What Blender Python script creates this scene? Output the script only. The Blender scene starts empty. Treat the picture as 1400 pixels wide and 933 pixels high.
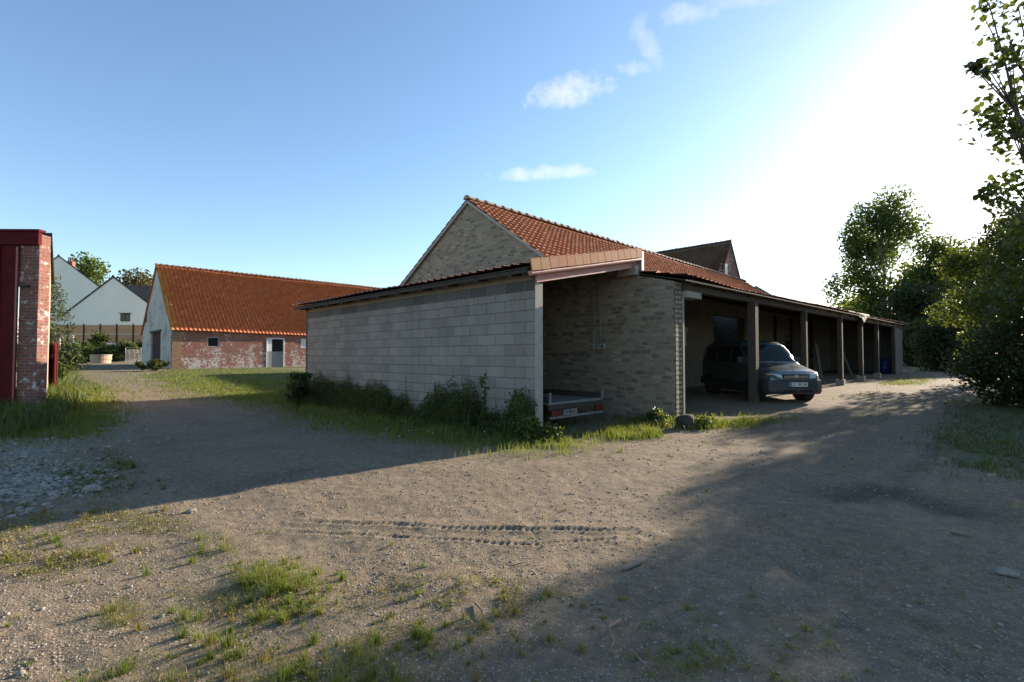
import bpy, math, random
import numpy as np
from mathutils import Vector, Matrix
random.seed(7); RNG = np.random.default_rng(11)
SC = bpy.context.scene; COL = SC.collection
H = 1.55; F = 680.0; PITCH = math.atan(20.5/680); CP, SP = math.cos(PITCH), math.sin(PITCH)
R2 = math.sqrt(.5)
def V(*a): return Vector(a)
U = V(-R2, R2, 0); W = V(R2, R2, 0); UP = V(0, 0, 1)

# ---------------------------------------------------------------- terrain
_rr = np.linspace(0, 200, 2001)
def _table(rs, zs):
    t = np.interp(_rr, rs, zs); k = np.ones(31)/31
    return np.convolve(np.pad(t, 15, mode='edge'), k, 'valid')
_TL = _table([0,10,18,41,75,100,2000],[0,0,.06,.65,1.2,1.4,1.4])
_TR = _table([0,10.5,12,14.5,16,24.6,28,36,60,2000],[0,0,.03,.15,.24,.33,.38,.5,.8,.8])
def sm(a, b, x):
    t = np.clip((x-a)/(b-a), 0, 1); return t*t*(3-2*t)
def ground(x, y):
    x = np.asarray(x, float); y = np.asarray(y, float)
    r = np.minimum(np.hypot(x, y), 199.); q = x/np.maximum(y, 1.)
    k = sm(-.4, .2, q)
    z = np.interp(r, _rr, _TL)*(1-k)+np.interp(r, _rr, _TR)*k
    return z + 1.7*sm(48, 51.5, y)*sm(-.6, -.72, q)
def gz(x, y): return float(ground(x, y))
def proj(x, y, z):
    d = z-H; yc = np.maximum(y*CP+d*SP, .01); up = -y*SP+d*CP
    return 700+F*x/yc, 466.5-F*up/yc
def ray(px, py):
    a = (np.asarray(px, float)-700)/F; b = (466.5-np.asarray(py, float))/F
    return a, CP-b*SP, SP+b*CP
def at(px, py, Y):
    a, b, c = ray(px, py); t = Y/b
    return Vector((float(a*t), Y, float(H+c*t)))
def gpx(px, py):
    """ground point seen at a photo pixel (vectorised)"""
    a, b, c = ray(px, py); z = np.zeros_like(np.asarray(a, float))
    for _ in range(14):
        t = np.clip((z-H)/np.minimum(c, -1e-4), 0, 150); z = .5*z+.5*ground(a*t, b*t)
    t = np.clip((z-H)/np.minimum(c, -1e-4), 0, 150)
    return a*t, b*t, ground(a*t, b*t)
def hash2(i, j, s):
    h = (i.astype(np.int64)*374761393+j.astype(np.int64)*668265263+s*2147483647) & 0xffffffff
    h = ((h ^ (h >> 13))*1274126177) & 0xffffffff
    return ((h ^ (h >> 16)) & 0xffff)/65535.
def vn(x, y, sc, s=0):
    x = np.asarray(x, float)/sc; y = np.asarray(y, float)/sc
    i = np.floor(x); j = np.floor(y); f = x-i; g = y-j; f = f*f*(3-2*f); g = g*g*(3-2*g)
    a = hash2(i, j, s); b = hash2(i+1, j, s); c = hash2(i, j+1, s); d = hash2(i+1, j+1, s)
    return (a*(1-f)+b*f)*(1-g)+(c*(1-f)+d*f)*g
def fbm(x, y, sc, s=0): return (vn(x,y,sc,s)+.5*vn(x,y,sc*.5,s+1)+.25*vn(x,y,sc*.25,s+2))/1.75
def inpoly(px, py, poly):
    c = np.zeros(np.shape(px), bool); n = len(poly)
    for k in range(n):
        x1, y1 = poly[k]; x2, y2 = poly[(k+1) % n]
        if y1 == y2: continue
        m = ((y1 > py) != (y2 > py)) & (px < (x2-x1)*(py-y1)/(y2-y1)+x1); c ^= m
    return c

# ---------------------------------------------------------------- materials
def nm(name):
    m = bpy.data.materials.new(name); m.use_nodes = True
    nt = m.node_tree; b = nt.nodes['Principled BSDF']
    return m, nt, b
def N(nt, t, **kw):
    n = nt.nodes.new(t)
    for k, v in kw.items():
        if k.startswith('i_'): n.inputs[k[2:].replace('_', ' ')].default_value = v
        else: setattr(n, k, v)
    return n
def L(nt, a, b): nt.links.new(a, b)
def c4(c): return (c[0], c[1], c[2], 1)
def mixc(nt, fac, a, b, blend='MIX'):
    n = nt.nodes.new('ShaderNodeMix'); n.data_type = 'RGBA'; n.blend_type = blend
    for k, v in ((0, fac), (6, a), (7, b)):
        if isinstance(v, (int, float)): n.inputs[k].default_value = v
        elif isinstance(v, tuple): n.inputs[k].default_value = c4(v)
        else: L(nt, v, n.inputs[k])
    return n.outputs[2]
def math_(nt, op, a, b=None, c=None):
    n = nt.nodes.new('ShaderNodeMath'); n.operation = op
    for k, v in ((0, a), (1, b), (2, c)):
        if v is None: continue
        if isinstance(v, (int, float)): n.inputs[k].default_value = v
        else: L(nt, v, n.inputs[k])
    return n.outputs[0]
def ramp(nt, fac, *stops):
    n = nt.nodes.new('ShaderNodeValToRGB'); e = n.color_ramp.elements
    while len(e) < len(stops): e.new(.5)
    for k, (p, c) in enumerate(stops):
        e[k].position = p; e[k].color = c4(c) if isinstance(c, tuple) else (c, c, c, 1)
    L(nt, fac, n.inputs[0]); return n.outputs[0]
def noise(nt, vec, scale, detail=4, rough=.6):
    n = N(nt, 'ShaderNodeTexNoise'); n.inputs['Scale'].default_value = scale
    n.inputs['Detail'].default_value = detail; n.inputs['Roughness'].default_value = rough
    if vec is not None: L(nt, vec, n.inputs['Vector'])
    return n.outputs['Fac']
def bump(nt, b, h, strength=.4, dist=.01):
    n = N(nt, 'ShaderNodeBump'); n.inputs['Strength'].default_value = strength; n.inputs['Distance'].default_value = dist
    L(nt, h, n.inputs['Height']); L(nt, n.outputs[0], b.inputs['Normal']); return n
def objco(nt): return N(nt, 'ShaderNodeTexCoord').outputs['Object']
def uvco(nt): return N(nt, 'ShaderNodeTexCoord').outputs['UV']
def plain(name, a, b=None, scale=6, rough=.85, metal=0., bs=.3, stretch=None):
    m, nt, p = nm(name); co = objco(nt)
    if stretch:
        mp = N(nt, 'ShaderNodeMapping'); mp.inputs['Scale'].default_value = stretch; L(nt, co, mp.inputs[0]); co = mp.outputs[0]
    f = noise(nt, co, scale, 5)
    r = ramp(nt, f, (.32, a), (.68, b if b else tuple(.72*x for x in a)))
    L(nt, r, p.inputs['Base Color']); p.inputs['Roughness'].default_value = rough; p.inputs['Metallic'].default_value = metal
    if bs: bump(nt, p, noise(nt, co, scale*7, 3), bs, .006)
    return m
def brick(name, cols, mortar, w, h, ms, white=0., whitecol=(.62,.6,.56), jit=.0, rough=.92, grime=.35, bstr=.7, wscale=1.3, dark=(.1,.09,.08), wh_low=None, irr=False, stain=0.):
    m, nt, p = nm(name); uv = uvco(nt)
    vec = uv
    if jit:
        nz = N(nt, 'ShaderNodeTexNoise'); nz.inputs['Scale'].default_value = 3.2; nz.inputs['Detail'].default_value = 3; L(nt, uv, nz.inputs['Vector'])
        sb = N(nt, 'ShaderNodeVectorMath', operation='SUBTRACT'); L(nt, nz.outputs['Color'], sb.inputs[0]); sb.inputs[1].default_value = (.5, .5, .5)
        sc = N(nt, 'ShaderNodeVectorMath', operation='SCALE'); L(nt, sb.outputs[0], sc.inputs[0]); sc.inputs['Scale'].default_value = jit
        ad = N(nt, 'ShaderNodeVectorMath', operation='ADD'); L(nt, uv, ad.inputs[0]); L(nt, sc.outputs[0], ad.inputs[1]); vec = ad.outputs[0]
    bt = N(nt, 'ShaderNodeTexBrick'); L(nt, vec, bt.inputs['Vector'])
    bt.inputs['Color1'].default_value = (0,0,0,1); bt.inputs['Color2'].default_value = (1,1,1,1); bt.inputs['Mortar'].default_value = (.5,.5,.5,1)
    bt.inputs['Scale'].default_value = 1; bt.inputs['Mortar Size'].default_value = ms; bt.inputs['Mortar Smooth'].default_value = .25
    bt.inputs['Brick Width'].default_value = w; bt.inputs['Row Height'].default_value = h; bt.inputs['Bias'].default_value = 0
    if irr: bt.offset = .41; bt.squash = .72; bt.squash_frequency = 3; bt.offset_frequency = 2; nz.inputs['Scale'].default_value = 5.5
    n = len(cols); rc = ramp(nt, bt.outputs['Color'], *[((k+.5)/n, cols[k]) for k in range(n)])
    fine = noise(nt, uv, 26, 5)
    rc = mixc(nt, .45, rc, ramp(nt, fine, (.3, tuple(.55*x for x in cols[0])), (.7, tuple(min(1,1.25*x) for x in cols[-1]))))
    big = noise(nt, uv, .8, 4)
    g = ramp(nt, big, (.35, 0.), (.7, 1.))
    rc = mixc(nt, math_(nt, 'MULTIPLY', g, grime), rc, dark)
    col = mixc(nt, bt.outputs['Fac'], rc, mortar)
    if white:
        wn = noise(nt, uv, wscale, 6, .72); wn2 = noise(nt, uv, 7, 5, .75)
        s = math_(nt, 'ADD', math_(nt, 'MULTIPLY', wn, .5), math_(nt, 'MULTIPLY', wn2, .5))
        if wh_low:
            sx = N(nt, 'ShaderNodeSeparateXYZ'); L(nt, uv, sx.inputs[0])
            lo = math_(nt, 'MULTIPLY', math_(nt, 'SUBTRACT', wh_low[0], sx.outputs['Y']), wh_low[1]); s = math_(nt, 'ADD', s, lo)
        wm = ramp(nt, s, (.5-.25*(white-.5), 0.), (.56-.25*(white-.5), 1.))
        col = mixc(nt, wm, col, whitecol)
    if stain:
        mp = N(nt, 'ShaderNodeMapping'); mp.inputs['Scale'].default_value = (2.6, .22, 1); L(nt, uv, mp.inputs[0]); st = noise(nt, mp.outputs[0], 1., 6, .7)
        sx = N(nt, 'ShaderNodeSeparateXYZ'); L(nt, uv, sx.inputs[0]); base = math_(nt, 'MULTIPLY', math_(nt, 'SUBTRACT', .8, sx.outputs['Y']), .28)
        top = math_(nt, 'MULTIPLY', math_(nt, 'SUBTRACT', sx.outputs['Y'], 1.6), .09)
        sm_ = ramp(nt, math_(nt, 'ADD', st, math_(nt, 'MAXIMUM', math_(nt, 'MAXIMUM', base, top), 0.)), (.5, 0.), (.74, 1.))
        col = mixc(nt, math_(nt, 'MULTIPLY', sm_, stain), col, (.06,.055,.042))
        pt = noise(nt, uv, 1.1, 3); col = mixc(nt, ramp(nt, pt, (.5, 0.), (.72, .35)), col, (.3,.28,.24))
    L(nt, col, p.inputs['Base Color']); p.inputs['Roughness'].default_value = rough
    hh = math_(nt, 'ADD', math_(nt, 'MULTIPLY', math_(nt, 'SUBTRACT', 1., bt.outputs['Fac']), .8), math_(nt, 'MULTIPLY', fine, .5))
    bump(nt, p, hh, bstr, .012); return m
def tilemat(name, cols, lichen=(.2,.19,.15), lam=.5, side=None):
    m, nt, p = nm(name); uv = uvco(nt)
    fl = N(nt, 'ShaderNodeVectorMath', operation='FLOOR'); L(nt, uv, fl.inputs[0])
    wn = N(nt, 'ShaderNodeTexWhiteNoise', noise_dimensions='2D'); L(nt, fl.outputs[0], wn.inputs['Vector'])
    n = len(cols); rc = ramp(nt, wn.outputs['Value'], *[((k+.5)/n, cols[k]) for k in range(n)])
    f = noise(nt, objco(nt), 9, 5)
    rc = mixc(nt, .5, rc, mixc(nt, ramp(nt, f, (.35, 0.), (.7, 1.)), cols[0], cols[-1]))
    big = noise(nt, objco(nt), .45, 5, .7)
    rc = mixc(nt, math_(nt, 'MULTIPLY', ramp(nt, big, (.42, 0.), (.72, 1.)), lam), rc, lichen)
    if side:
        sx = N(nt, 'ShaderNodeSeparateXYZ'); L(nt, uv, sx.inputs[0])
        e = ramp(nt, math_(nt, 'ADD', math_(nt, 'DIVIDE', sx.outputs['X'], 10.), math_(nt, 'MULTIPLY', f, .2)), (.08, 1.), (.3, 0.))
        rc = mixc(nt, math_(nt, 'MULTIPLY', e, .75), rc, side)
    L(nt, rc, p.inputs['Base Color']); p.inputs['Roughness'].default_value = .8
    bump(nt, p, noise(nt, objco(nt), 40, 3), .3, .006); return m
def leafmat(name, cols, trans=.35, rough=.55):
    m, nt, p = nm(name)
    a = N(nt, 'ShaderNodeAttribute', attribute_name='tint'); n = len(cols)
    rc = ramp(nt, a.outputs['Fac'], *[((k+.5)/n, cols[k]) for k in range(n)])
    L(nt, rc, p.inputs['Base Color']); p.inputs['Roughness'].default_value = rough; p.inputs['Specular IOR Level'].default_value = .3
    t = N(nt, 'ShaderNodeBsdfTranslucent'); L(nt, mixc(nt, .6, rc, (.30,.36,.03)), t.inputs['Color'])
    mx = N(nt, 'ShaderNodeMixShader'); mx.inputs[0].default_value = trans
    L(nt, p.outputs[0], mx.inputs[1]); L(nt, t.outputs[0], mx.inputs[2]); L(nt, mx.outputs[0], nt.nodes['Material Output'].inputs['Surface'])
    return m
def glassmat(name, col=(.012,.016,.016), rough=.04):
    m, nt, p = nm(name); p.inputs['Base Color'].default_value = c4(col); p.inputs['Roughness'].default_value = rough
    p.inputs['Specular IOR Level'].default_value = .3; return m
def paint(name, col, rough=.3, metal=.0, coat=.5):
    m, nt, p = nm(name); f = noise(nt, objco(nt), 3, 5)
    L(nt, mixc(nt, ramp(nt, f, (.4, 0.), (.8, .5)), col, tuple(.5*x+.08 for x in col)), p.inputs['Base Color'])
    p.inputs['Roughness'].default_value = rough; p.inputs['Metallic'].default_value = metal; p.inputs['Coat Weight'].default_value = coat; p.inputs['Coat Roughness'].default_value = .12
    return m
def ribbed(name, col, col2, period, rough=.5, metal=0.):
    """painted sheet metal, rust streaks"""
    m = plain(name, col, col2, 2.5, rough, metal, .15, (3, 3, .4)); return m
M = {}
M['block'] = brick('concrete block', [(.185,.165,.135),(.255,.228,.185),(.215,.203,.18),(.3,.265,.212),(.235,.22,.192)], (.13,.115,.092), .56, .222, .012, grime=.08, bstr=.55, jit=.02, stain=.25)
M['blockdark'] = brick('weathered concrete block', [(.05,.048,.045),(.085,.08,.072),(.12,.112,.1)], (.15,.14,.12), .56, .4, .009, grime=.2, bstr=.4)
M['infill'] = plain('lime mortar', (.25,.21,.15), (.18,.155,.11), 3, .95)
M['stone'] = brick('rubble brick', [(.08,.066,.048),(.3,.25,.17),(.2,.165,.112),(.46,.38,.27),(.05,.042,.033),(.28,.19,.125),(.37,.305,.215),(.33,.27,.19)], (.25,.21,.15), .27, .1, .016, jit=.085, irr=True, grime=.2, bstr=1.)
M['stonelit'] = brick('sunlit end brick', [(.4,.33,.22),(.46,.4,.29),(.22,.17,.11)], (.1,.085,.06), .32, .11, .024, jit=.05, grime=.15, bstr=.9)  # lit copy of the wall brick, sunlight put into the colour
M['redbrick'] = brick('old red brick', [(.17,.04,.024),(.3,.07,.036),(.23,.052,.03),(.36,.11,.06)], (.25,.19,.14), .23, .075, .012, white=.46, whitecol=(.5,.46,.42), jit=.02, grime=.25, wscale=1.4, wh_low=(1.9,.04))
M['yellowbrick'] = brick('yellow brick', [(.36,.2,.09),(.44,.29,.14),(.22,.09,.05)], (.3,.22,.14), .23, .075, .012, jit=.02, grime=.2)
M['whitewash'] = brick('limewashed brick', [(.3,.17,.11),(.27,.13,.085),(.33,.23,.15)], (.33,.3,.26), .23, .075, .012, white=.78, whitecol=(.52,.47,.4), jit=.02, grime=.4, wscale=.55)
M['hangarbrick'] = brick('hangar brick', [(.17,.04,.03),(.24,.062,.04),(.13,.035,.03),(.28,.09,.055)], (.17,.14,.115), .23, .08, .012, white=.36, whitecol=(.5,.47,.43), jit=.02, grime=.2, wscale=1.6)
M['sidebrick'] = brick('sunlit side brick', [(.42,.31,.2),(.5,.39,.26),(.4,.2,.13)], (.45,.38,.28), .23, .08, .012, white=.15, whitecol=(.5,.43,.33), jit=.02, grime=.2)  # paler copy of the hangar brick, sunlight painted into its colour
M['pantile'] = tilemat('orange pantile', [(.62,.15,.045),(.72,.2,.06),(.66,.17,.055),(.76,.24,.08),(.42,.1,.04),(.68,.18,.055)], lichen=(.34,.15,.07), lam=.22, side=(.62,.33,.04))
M['redtile'] = tilemat('red clay tile', [(.44,.12,.05),(.52,.16,.065),(.36,.09,.042),(.57,.2,.085)], lichen=(.17,.13,.09), lam=.3)
M['leantile'] = tilemat('orange clay tile', [(.42,.16,.075),(.48,.2,.1),(.36,.13,.06)], lam=.2)
M['verge'] = tilemat('verge clay tile', [(.48,.17,.085),(.52,.21,.11),(.46,.14,.07),(.42,.25,.1)], lam=.1)
M['darktile'] = tilemat('dark weathered tile', [(.1,.05,.03),(.13,.06,.035),(.08,.045,.03)], lam=.5)
M['ridge'] = plain('grey ridge tile', (.33,.2,.12), (.22,.17,.12), 3)
M['slate'] = plain('dark roof slate', (.035,.032,.035), (.06,.055,.055), 4, .7)
M['render'] = plain('pale render', (.92,.84,.71), (.86,.78,.65), .6, .9, bs=.1)
M['pinkpaint'] = plain('faded red painted board', (.42,.17,.14), (.5,.27,.23), 2.2, .6, stretch=(1,1,5))
M['redpaint'] = plain('dark red painted metal', (.1,.009,.01), (.065,.007,.008), 2.5, .8, bs=.08); M['redpaint'].node_tree.nodes['Principled BSDF'].inputs['Specular IOR Level'].default_value = .12
M['redlight'] = plain('red painted rail', (.24,.025,.022), (.16,.02,.018), 3, .4, bs=.05)
M['timber'] = plain('weathered timber', (.085,.065,.048), (.05,.038,.028), 6, .9, bs=.5, stretch=(6,6,.7))
M['darktimber'] = plain('dark timber', (.05,.038,.028), (.03,.024,.018), 6, .9, stretch=(5,5,.8))
M['paletimber'] = plain('pale timber', (.36,.32,.27), (.25,.22,.18), 6, .85, stretch=(4,4,1))
M['browndoor'] = plain('brown boards', (.05,.016,.012), (.03,.012,.01), 5, .95, stretch=(8,8,.5))
M['greydoor'] = plain('grey boards', (.3,.3,.28), (.2,.2,.19), 4, .8, stretch=(8,8,.5))
M['fence'] = plain('brown fence panel', (.62,.34,.17), (.5,.27,.13), 5, .85, stretch=(6,6,.5))
M['zinc'] = plain('zinc sheet', (.42,.43,.43), (.32,.33,.33), 3, .45, .6, .05)
M['sheet'] = plain('galvanised cladding', (.2,.2,.195), (.14,.135,.13), 2, .6, .3, .05, (3,3,.5))
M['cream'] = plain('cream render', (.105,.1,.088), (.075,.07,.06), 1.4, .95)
M['void'] = plain('painted shade black', (.015,.014,.013), (.01,.009,.008), 3, .95)  # near-black that paints the shade inside openings and recesses
M['glass'] = glassmat('window glass')
M['whitepaint'] = plain('white paint', (.7,.7,.68), (.6,.6,.58), 8, .6, bs=.1)
M['plaster'] = plain('concrete', (.36,.34,.3), (.28,.265,.235), 4)
M['rust'] = plain('rusty red sheet', (.12,.035,.025), (.08,.025,.02), 3, .6)
M['blue'] = plain('blue plastic', (.02,.06,.22), (.015,.045,.17), 3, .4, bs=.05)
M['bark'] = plain('bark', (.12,.095,.07), (.07,.055,.042), 9, .95, bs=.9, stretch=(2,2,.5))
M['palebark'] = plain('pale bark', (.24,.22,.17), (.15,.135,.1), 9, .95, bs=.6)
M['drytwig'] = plain('dry twig', (.26,.2,.14), (.17,.13,.09), 12, .9)
M['leaf'] = leafmat('sycamore leaf', [(.011,.02,.006),(.022,.042,.009),(.04,.066,.012),(.08,.1,.016)], .24)
M['poplar'] = leafmat('poplar leaf', [(.025,.045,.014),(.045,.08,.022),(.07,.11,.03)], .35)
M['bush'] = leafmat('bush leaf', [(.009,.016,.006),(.016,.03,.008),(.028,.045,.01),(.08,.055,.011)], .13)
M['conifer'] = leafmat('conifer needle', [(.03,.042,.018),(.055,.07,.026),(.085,.1,.035)], .2)
M['copper'] = leafmat('copper leaf', [(.05,.025,.02),(.07,.04,.025),(.06,.06,.02)], .25)
M['grass'] = leafmat('grass blade', [(.05,.085,.014),(.085,.13,.02),(.14,.165,.028),(.21,.17,.055)], .35)
M['drygrass'] = leafmat('yellowing herb', [(.1,.12,.022),(.16,.15,.035),(.22,.12,.04),(.28,.2,.09)], .3)
M['weed'] = leafmat('weed leaf', [(.014,.028,.009),(.026,.048,.013),(.045,.07,.016),(.085,.11,.025)], .27)
M['petal'] = plain('white petal', (.75,.75,.7), (.65,.65,.6), 9, .7, bs=0)
M['stonepale'] = plain('pale rubble stone', (.36,.325,.275), (.17,.152,.125), 14, .9, bs=.6)
M['stonebrown'] = plain('gravel stone', (.3,.26,.21), (.19,.165,.135), 20, .9, bs=.5)

# ---------------------------------------------------------------- mesh helpers
class MB:
    def __init__(s): s.v = []; s.f = []; s.uv = []
    def poly(s, pts, uv=None):
        pts = [Vector(p) for p in pts]; b = len(s.v); s.v += [tuple(p) for p in pts]; s.f.append(tuple(range(b, b+len(pts))))
        if uv is None:
            n = Vector((0,0,0))
            for k in range(len(pts)):
                a = pts[k]; c = pts[(k+1) % len(pts)]; n += a.cross(c)
            if n.length < 1e-12: n = UP.copy()
            n.normalize()
            if abs(n.z) > .92: uv = [(p.x*R2+p.y*R2, -p.x*R2+p.y*R2) for p in pts]
            else:
                u = UP.cross(n).normalized(); w = n.cross(u); uv = [(p.dot(u), p.dot(w)) for p in pts]
        s.uv += uv
    def prism(s, pts, ext):
        pts = [Vector(p) for p in pts]; ext = Vector(ext); n = Vector((0,0,0))
        for k in range(len(pts)): n += pts[k].cross(pts[(k+1) % len(pts)])
        if n.dot(ext) > 0: pts = pts[::-1]
        q = [p+ext for p in pts]; s.poly(pts); s.poly(q[::-1]); m = len(pts)
        for k in range(m): j = (k+1) % m; s.poly([pts[j], pts[k], q[k], q[j]])
    def box(s, o, a, b, c):
        o, a, b, c = map(Vector, (o, a, b, c)); s.prism([o, o+a, o+a+b, o+b], c)
    def tube(s, path, rad, n=8, cap=True):
        path = [Vector(p) for p in path]; rings = []; ref = V(.31,.17,.93)
        for k, p in enumerate(path):
            d = (path[min(k+1, len(path)-1)]-path[max(k-1, 0)]).normalized()
            a = d.cross(ref)
            if a.length < .05: a = d.cross(V(1,0,0))
            a.normalize(); b = d.cross(a); r = rad[k] if isinstance(rad, (list, tuple)) else rad
            base = len(s.v)
            for j in range(n):
                t = 2*math.pi*j/n; s.v.append(tuple(p+a*(r*math.cos(t))+b*(r*math.sin(t))))
            rings.append(base)
        for k in range(len(path)-1):
            for j in range(n):
                i = (j+1) % n; s.f.append((rings[k]+j, rings[k]+i, rings[k+1]+i, rings[k+1]+j))
                s.uv += [(j/n, k), ((j+1)/n, k), ((j+1)/n, k+1), (j/n, k+1)]
        if cap:
            s.f.append(tuple(rings[0]+j for j in range(n))[::-1]); s.uv += [(0,0)]*n
            s.f.append(tuple(rings[-1]+j for j in range(n))); s.uv += [(0,0)]*n
    def lathe(s, o, prof, n=20, axis=UP):
        o = Vector(o); axis = Vector(axis).normalized(); a = axis.cross(V(.3,.9,.1)).normalized(); b = axis.cross(a); rings = []
        for r, h in prof:
            base = len(s.v); rings.append(base)
            for j in range(n):
                t = 2*math.pi*j/n; s.v.append(tuple(o+axis*h+a*(r*math.cos(t))+b*(r*math.sin(t))))
        for k in range(len(prof)-1):
            for j in range(n):
                i = (j+1) % n; s.f.append((rings[k]+j, rings[k]+i, rings[k+1]+i, rings[k+1]+j)); s.uv += [(j/n*2, prof[k][1]), ((j+1)/n*2, prof[k][1]), ((j+1)/n*2, prof[k+1][1]), (j/n*2, prof[k+1][1])]
        s.f.append(tuple(rings[0]+j for j in range(n))[::-1]); s.uv += [(0,0)]*n
        s.f.append(tuple(rings[-1]+j for j in range(n))); s.uv += [(0,0)]*n
    def build(s, name, mat, parent=None, smooth=False, bevel=0.):
        me = bpy.data.meshes.new(name); me.from_pydata(s.v, [], s.f)
        uvl = me.uv_layers.new(name='UVMap'); uvl.data.foreach_set('uv', np.array(s.uv, np.float32).ravel())
        if smooth: me.polygons.foreach_set('use_smooth', [True]*len(me.polygons))
        me.materials.append(mat if not isinstance(mat, str) else M[mat]); me.update()
        o = bpy.data.objects.new(name, me); COL.objects.link(o); o.parent = parent
        if bevel:
            md = o.modifiers.new('bevel', 'BEVEL'); md.width = bevel; md.segments = 2; md.limit_method = 'ANGLE'
        return o
def npmesh(name, verts, quads, mat, parent=None, uv=None, attr=None, smooth=False):
    me = bpy.data.meshes.new(name); nv = len(verts); nf, k = quads.shape
    me.vertices.add(nv); me.vertices.foreach_set('co', np.asarray(verts, np.float32).ravel())
    me.loops.add(nf*k); me.loops.foreach_set('vertex_index', quads.astype(np.int32).ravel())
    me.polygons.add(nf); me.polygons.foreach_set('loop_start', np.arange(0, nf*k, k, dtype=np.int32))
    try: me.polygons.foreach_set('loop_total', np.full(nf, k, np.int32))
    except Exception: pass
    if uv is not None:
        l = me.uv_layers.new(name='UVMap'); l.data.foreach_set('uv', np.asarray(uv, np.float32)[quads.ravel()].ravel())
    if attr:
        for an, av in attr.items():
            a = me.attributes.new(an, 'FLOAT', 'POINT'); a.data.foreach_set('value', np.asarray(av, np.float32))
    me.update(calc_edges=True); me.validate()
    if smooth: me.polygons.foreach_set('use_smooth', [True]*nf)
    me.materials.append(M[mat] if isinstance(mat, str) else mat)
    o = bpy.data.objects.new(name, me); COL.objects.link(o); o.parent = parent; return o
def tag(o, label=None, cat=None, group=None, kind=None):
    if label: o['label'] = label
    if cat: o['category'] = cat
    if group: o['group'] = group
    if kind: o['kind'] = kind
    return o
def thing(name, label, cat, group=None):
    o = bpy.data.objects.new(name, None); COL.objects.link(o); o.empty_display_size = .2; return tag(o, label, cat, group)
def put(root, loc, rz=0.):
    root.location = loc; root.rotation_euler = (0, 0, rz); return root
def copy_tree(o, parent=None):
    c = o.copy(); COL.objects.link(c); c.parent = parent
    for ch in list(o.children): copy_tree(ch, c)
    return c
def tile_roof(name, p00, p10, p01, p11, cw, rh, amp, step, mat, parent, k=6, sag=0., seed=0, flip=1, wob=.012, stagger=0.):
    p00, p10, p01, p11 = [np.array(p, float) for p in (p00, p10, p01, p11)]
    width = np.linalg.norm(p10-p00); length = np.linalg.norm(p01-p00)
    nc = max(1, round(width/cw)); nr = max(1, round(length/rh)); ns = nc*k+1
    s = np.linspace(0, 1, ns); n = np.cross(p10-p00, p01-p00); n /= np.linalg.norm(n)
    if n[2] < 0: n = -n
    ph = np.arange(ns)/k
    rng = np.random.default_rng(seed); Vs = []; UV = []
    for r in range(nr):
        for e in range(2):
            t = (r+e)/nr if e == 0 else min(1, (r+1.12)/nr)
            x = ph+(stagger*(r % 2)); fr = x % 1.
            wave = amp*(np.sin(fr*2*math.pi)*.6+.4*np.sin(fr*4*math.pi-.6))
            ci = np.floor(x).astype(int); jr = hash2(ci, np.full_like(ci, r), seed)-.5
            off = wave+(step if e == 0 else .002)+jr*.011
            P = p00[None]*((1-s)*(1-t))[:, None]+p10[None]*(s*(1-t))[:, None]+p01[None]*((1-s)*t)[:, None]+p11[None]*(s*t)[:, None]
            low = (vn(s*width, np.full(ns, t*length), 3.1, seed)-.5)*2*wob - sag*4*t*(1-t) - sag*1.2*np.sin(s*math.pi*2.3)**2
            P = P+n[None]*(off+low)[:, None]; Vs.append(P); UV.append(np.stack([np.clip(x, 0, nc+1-.001), np.full(ns, r+(.02 if e == 0 else .98))], 1))
    V_ = np.concatenate(Vs); UV = np.concatenate(UV); rows = nr*2
    i = np.arange(rows-1)[:, None]*ns+np.arange(ns-1)[None]; q = np.stack([i, i+1, i+1+ns, i+ns], -1).reshape(-1, 4)
    # per-tile uv: column of the quad's left vertex
    o = npmesh(name, V_, q, mat, parent)
    l = o.data.uv_layers.new(name='UVMap'); uu = UV[q]; cmid = np.floor(uu[:, :, 0].mean(1)+1e-6); rmid = np.floor(uu[:, 0, 1])
    uq = np.stack([np.repeat(cmid[:, None]+.5, 4, 1), np.repeat(rmid[:, None]+.5, 4, 1)], -1); l.data.foreach_set('uv', uq.astype(np.float32).ravel())
    o.data.polygons.foreach_set('use_smooth', [True]*len(q))
    return o
def ridge_tiles(name, a, b, r, ln, mat, parent):
    a = Vector(a); b = Vector(b); d = (b-a); n = round(d.length/ln); d.normalize(); sd = d.cross(UP).normalized(); m = MB()
    for k in range(n):
        p = a+d*(k*ln); jz = random.uniform(-.012, .012)
        prof = []
        for e, (dd, rr) in enumerate(((-.02, r*1.18), (.04, r*1.18), (.05, r), (ln, r*.95))):
            prof.append([p+d*dd+sd*(rr*math.cos(t))+UP*(rr*.85*math.sin(t)-r*.35+jz) for t in [math.pi*j/8 for j in range(9)]])
        for e in range(3):
            for j in range(8): m.poly([prof[e][j], prof[e][j+1], prof[e+1][j+1], prof[e+1][j]])
        m.poly(prof[0][::-1]); m.poly(prof[3])
    return m.build(name, mat, parent)
def wall(p0, p1, z0, z1, thick, openings=()):
    """MB: wall from p0 to p1 (front face line), thickness vector thick, openings (s0,s1,za,zb) in metres along it"""
    p0 = Vector(p0); p1 = Vector(p1); d = (p1-p0); Lh = d.length; d.normalize(); m = MB(); thick = Vector(thick)
    xs = sorted(set([0, Lh]+[o[0] for o in openings]+[o[1] for o in openings]))
    for a, b in zip(xs[:-1], xs[1:]):
        zs = [(z0, z1)]
        for o in openings:
            if o[0] <= a+1e-6 and o[1] >= b-1e-6:
                zs = [q for (lo, hi) in zs for q in ((lo, min(hi, o[2])), (max(lo, o[3]), hi)) if q[1]-q[0] > 1e-4]
        for lo, hi in zs: m.box(p0+d*a+UP*lo, d*(b-a), UP*(hi-lo), thick)
    return m
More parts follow.
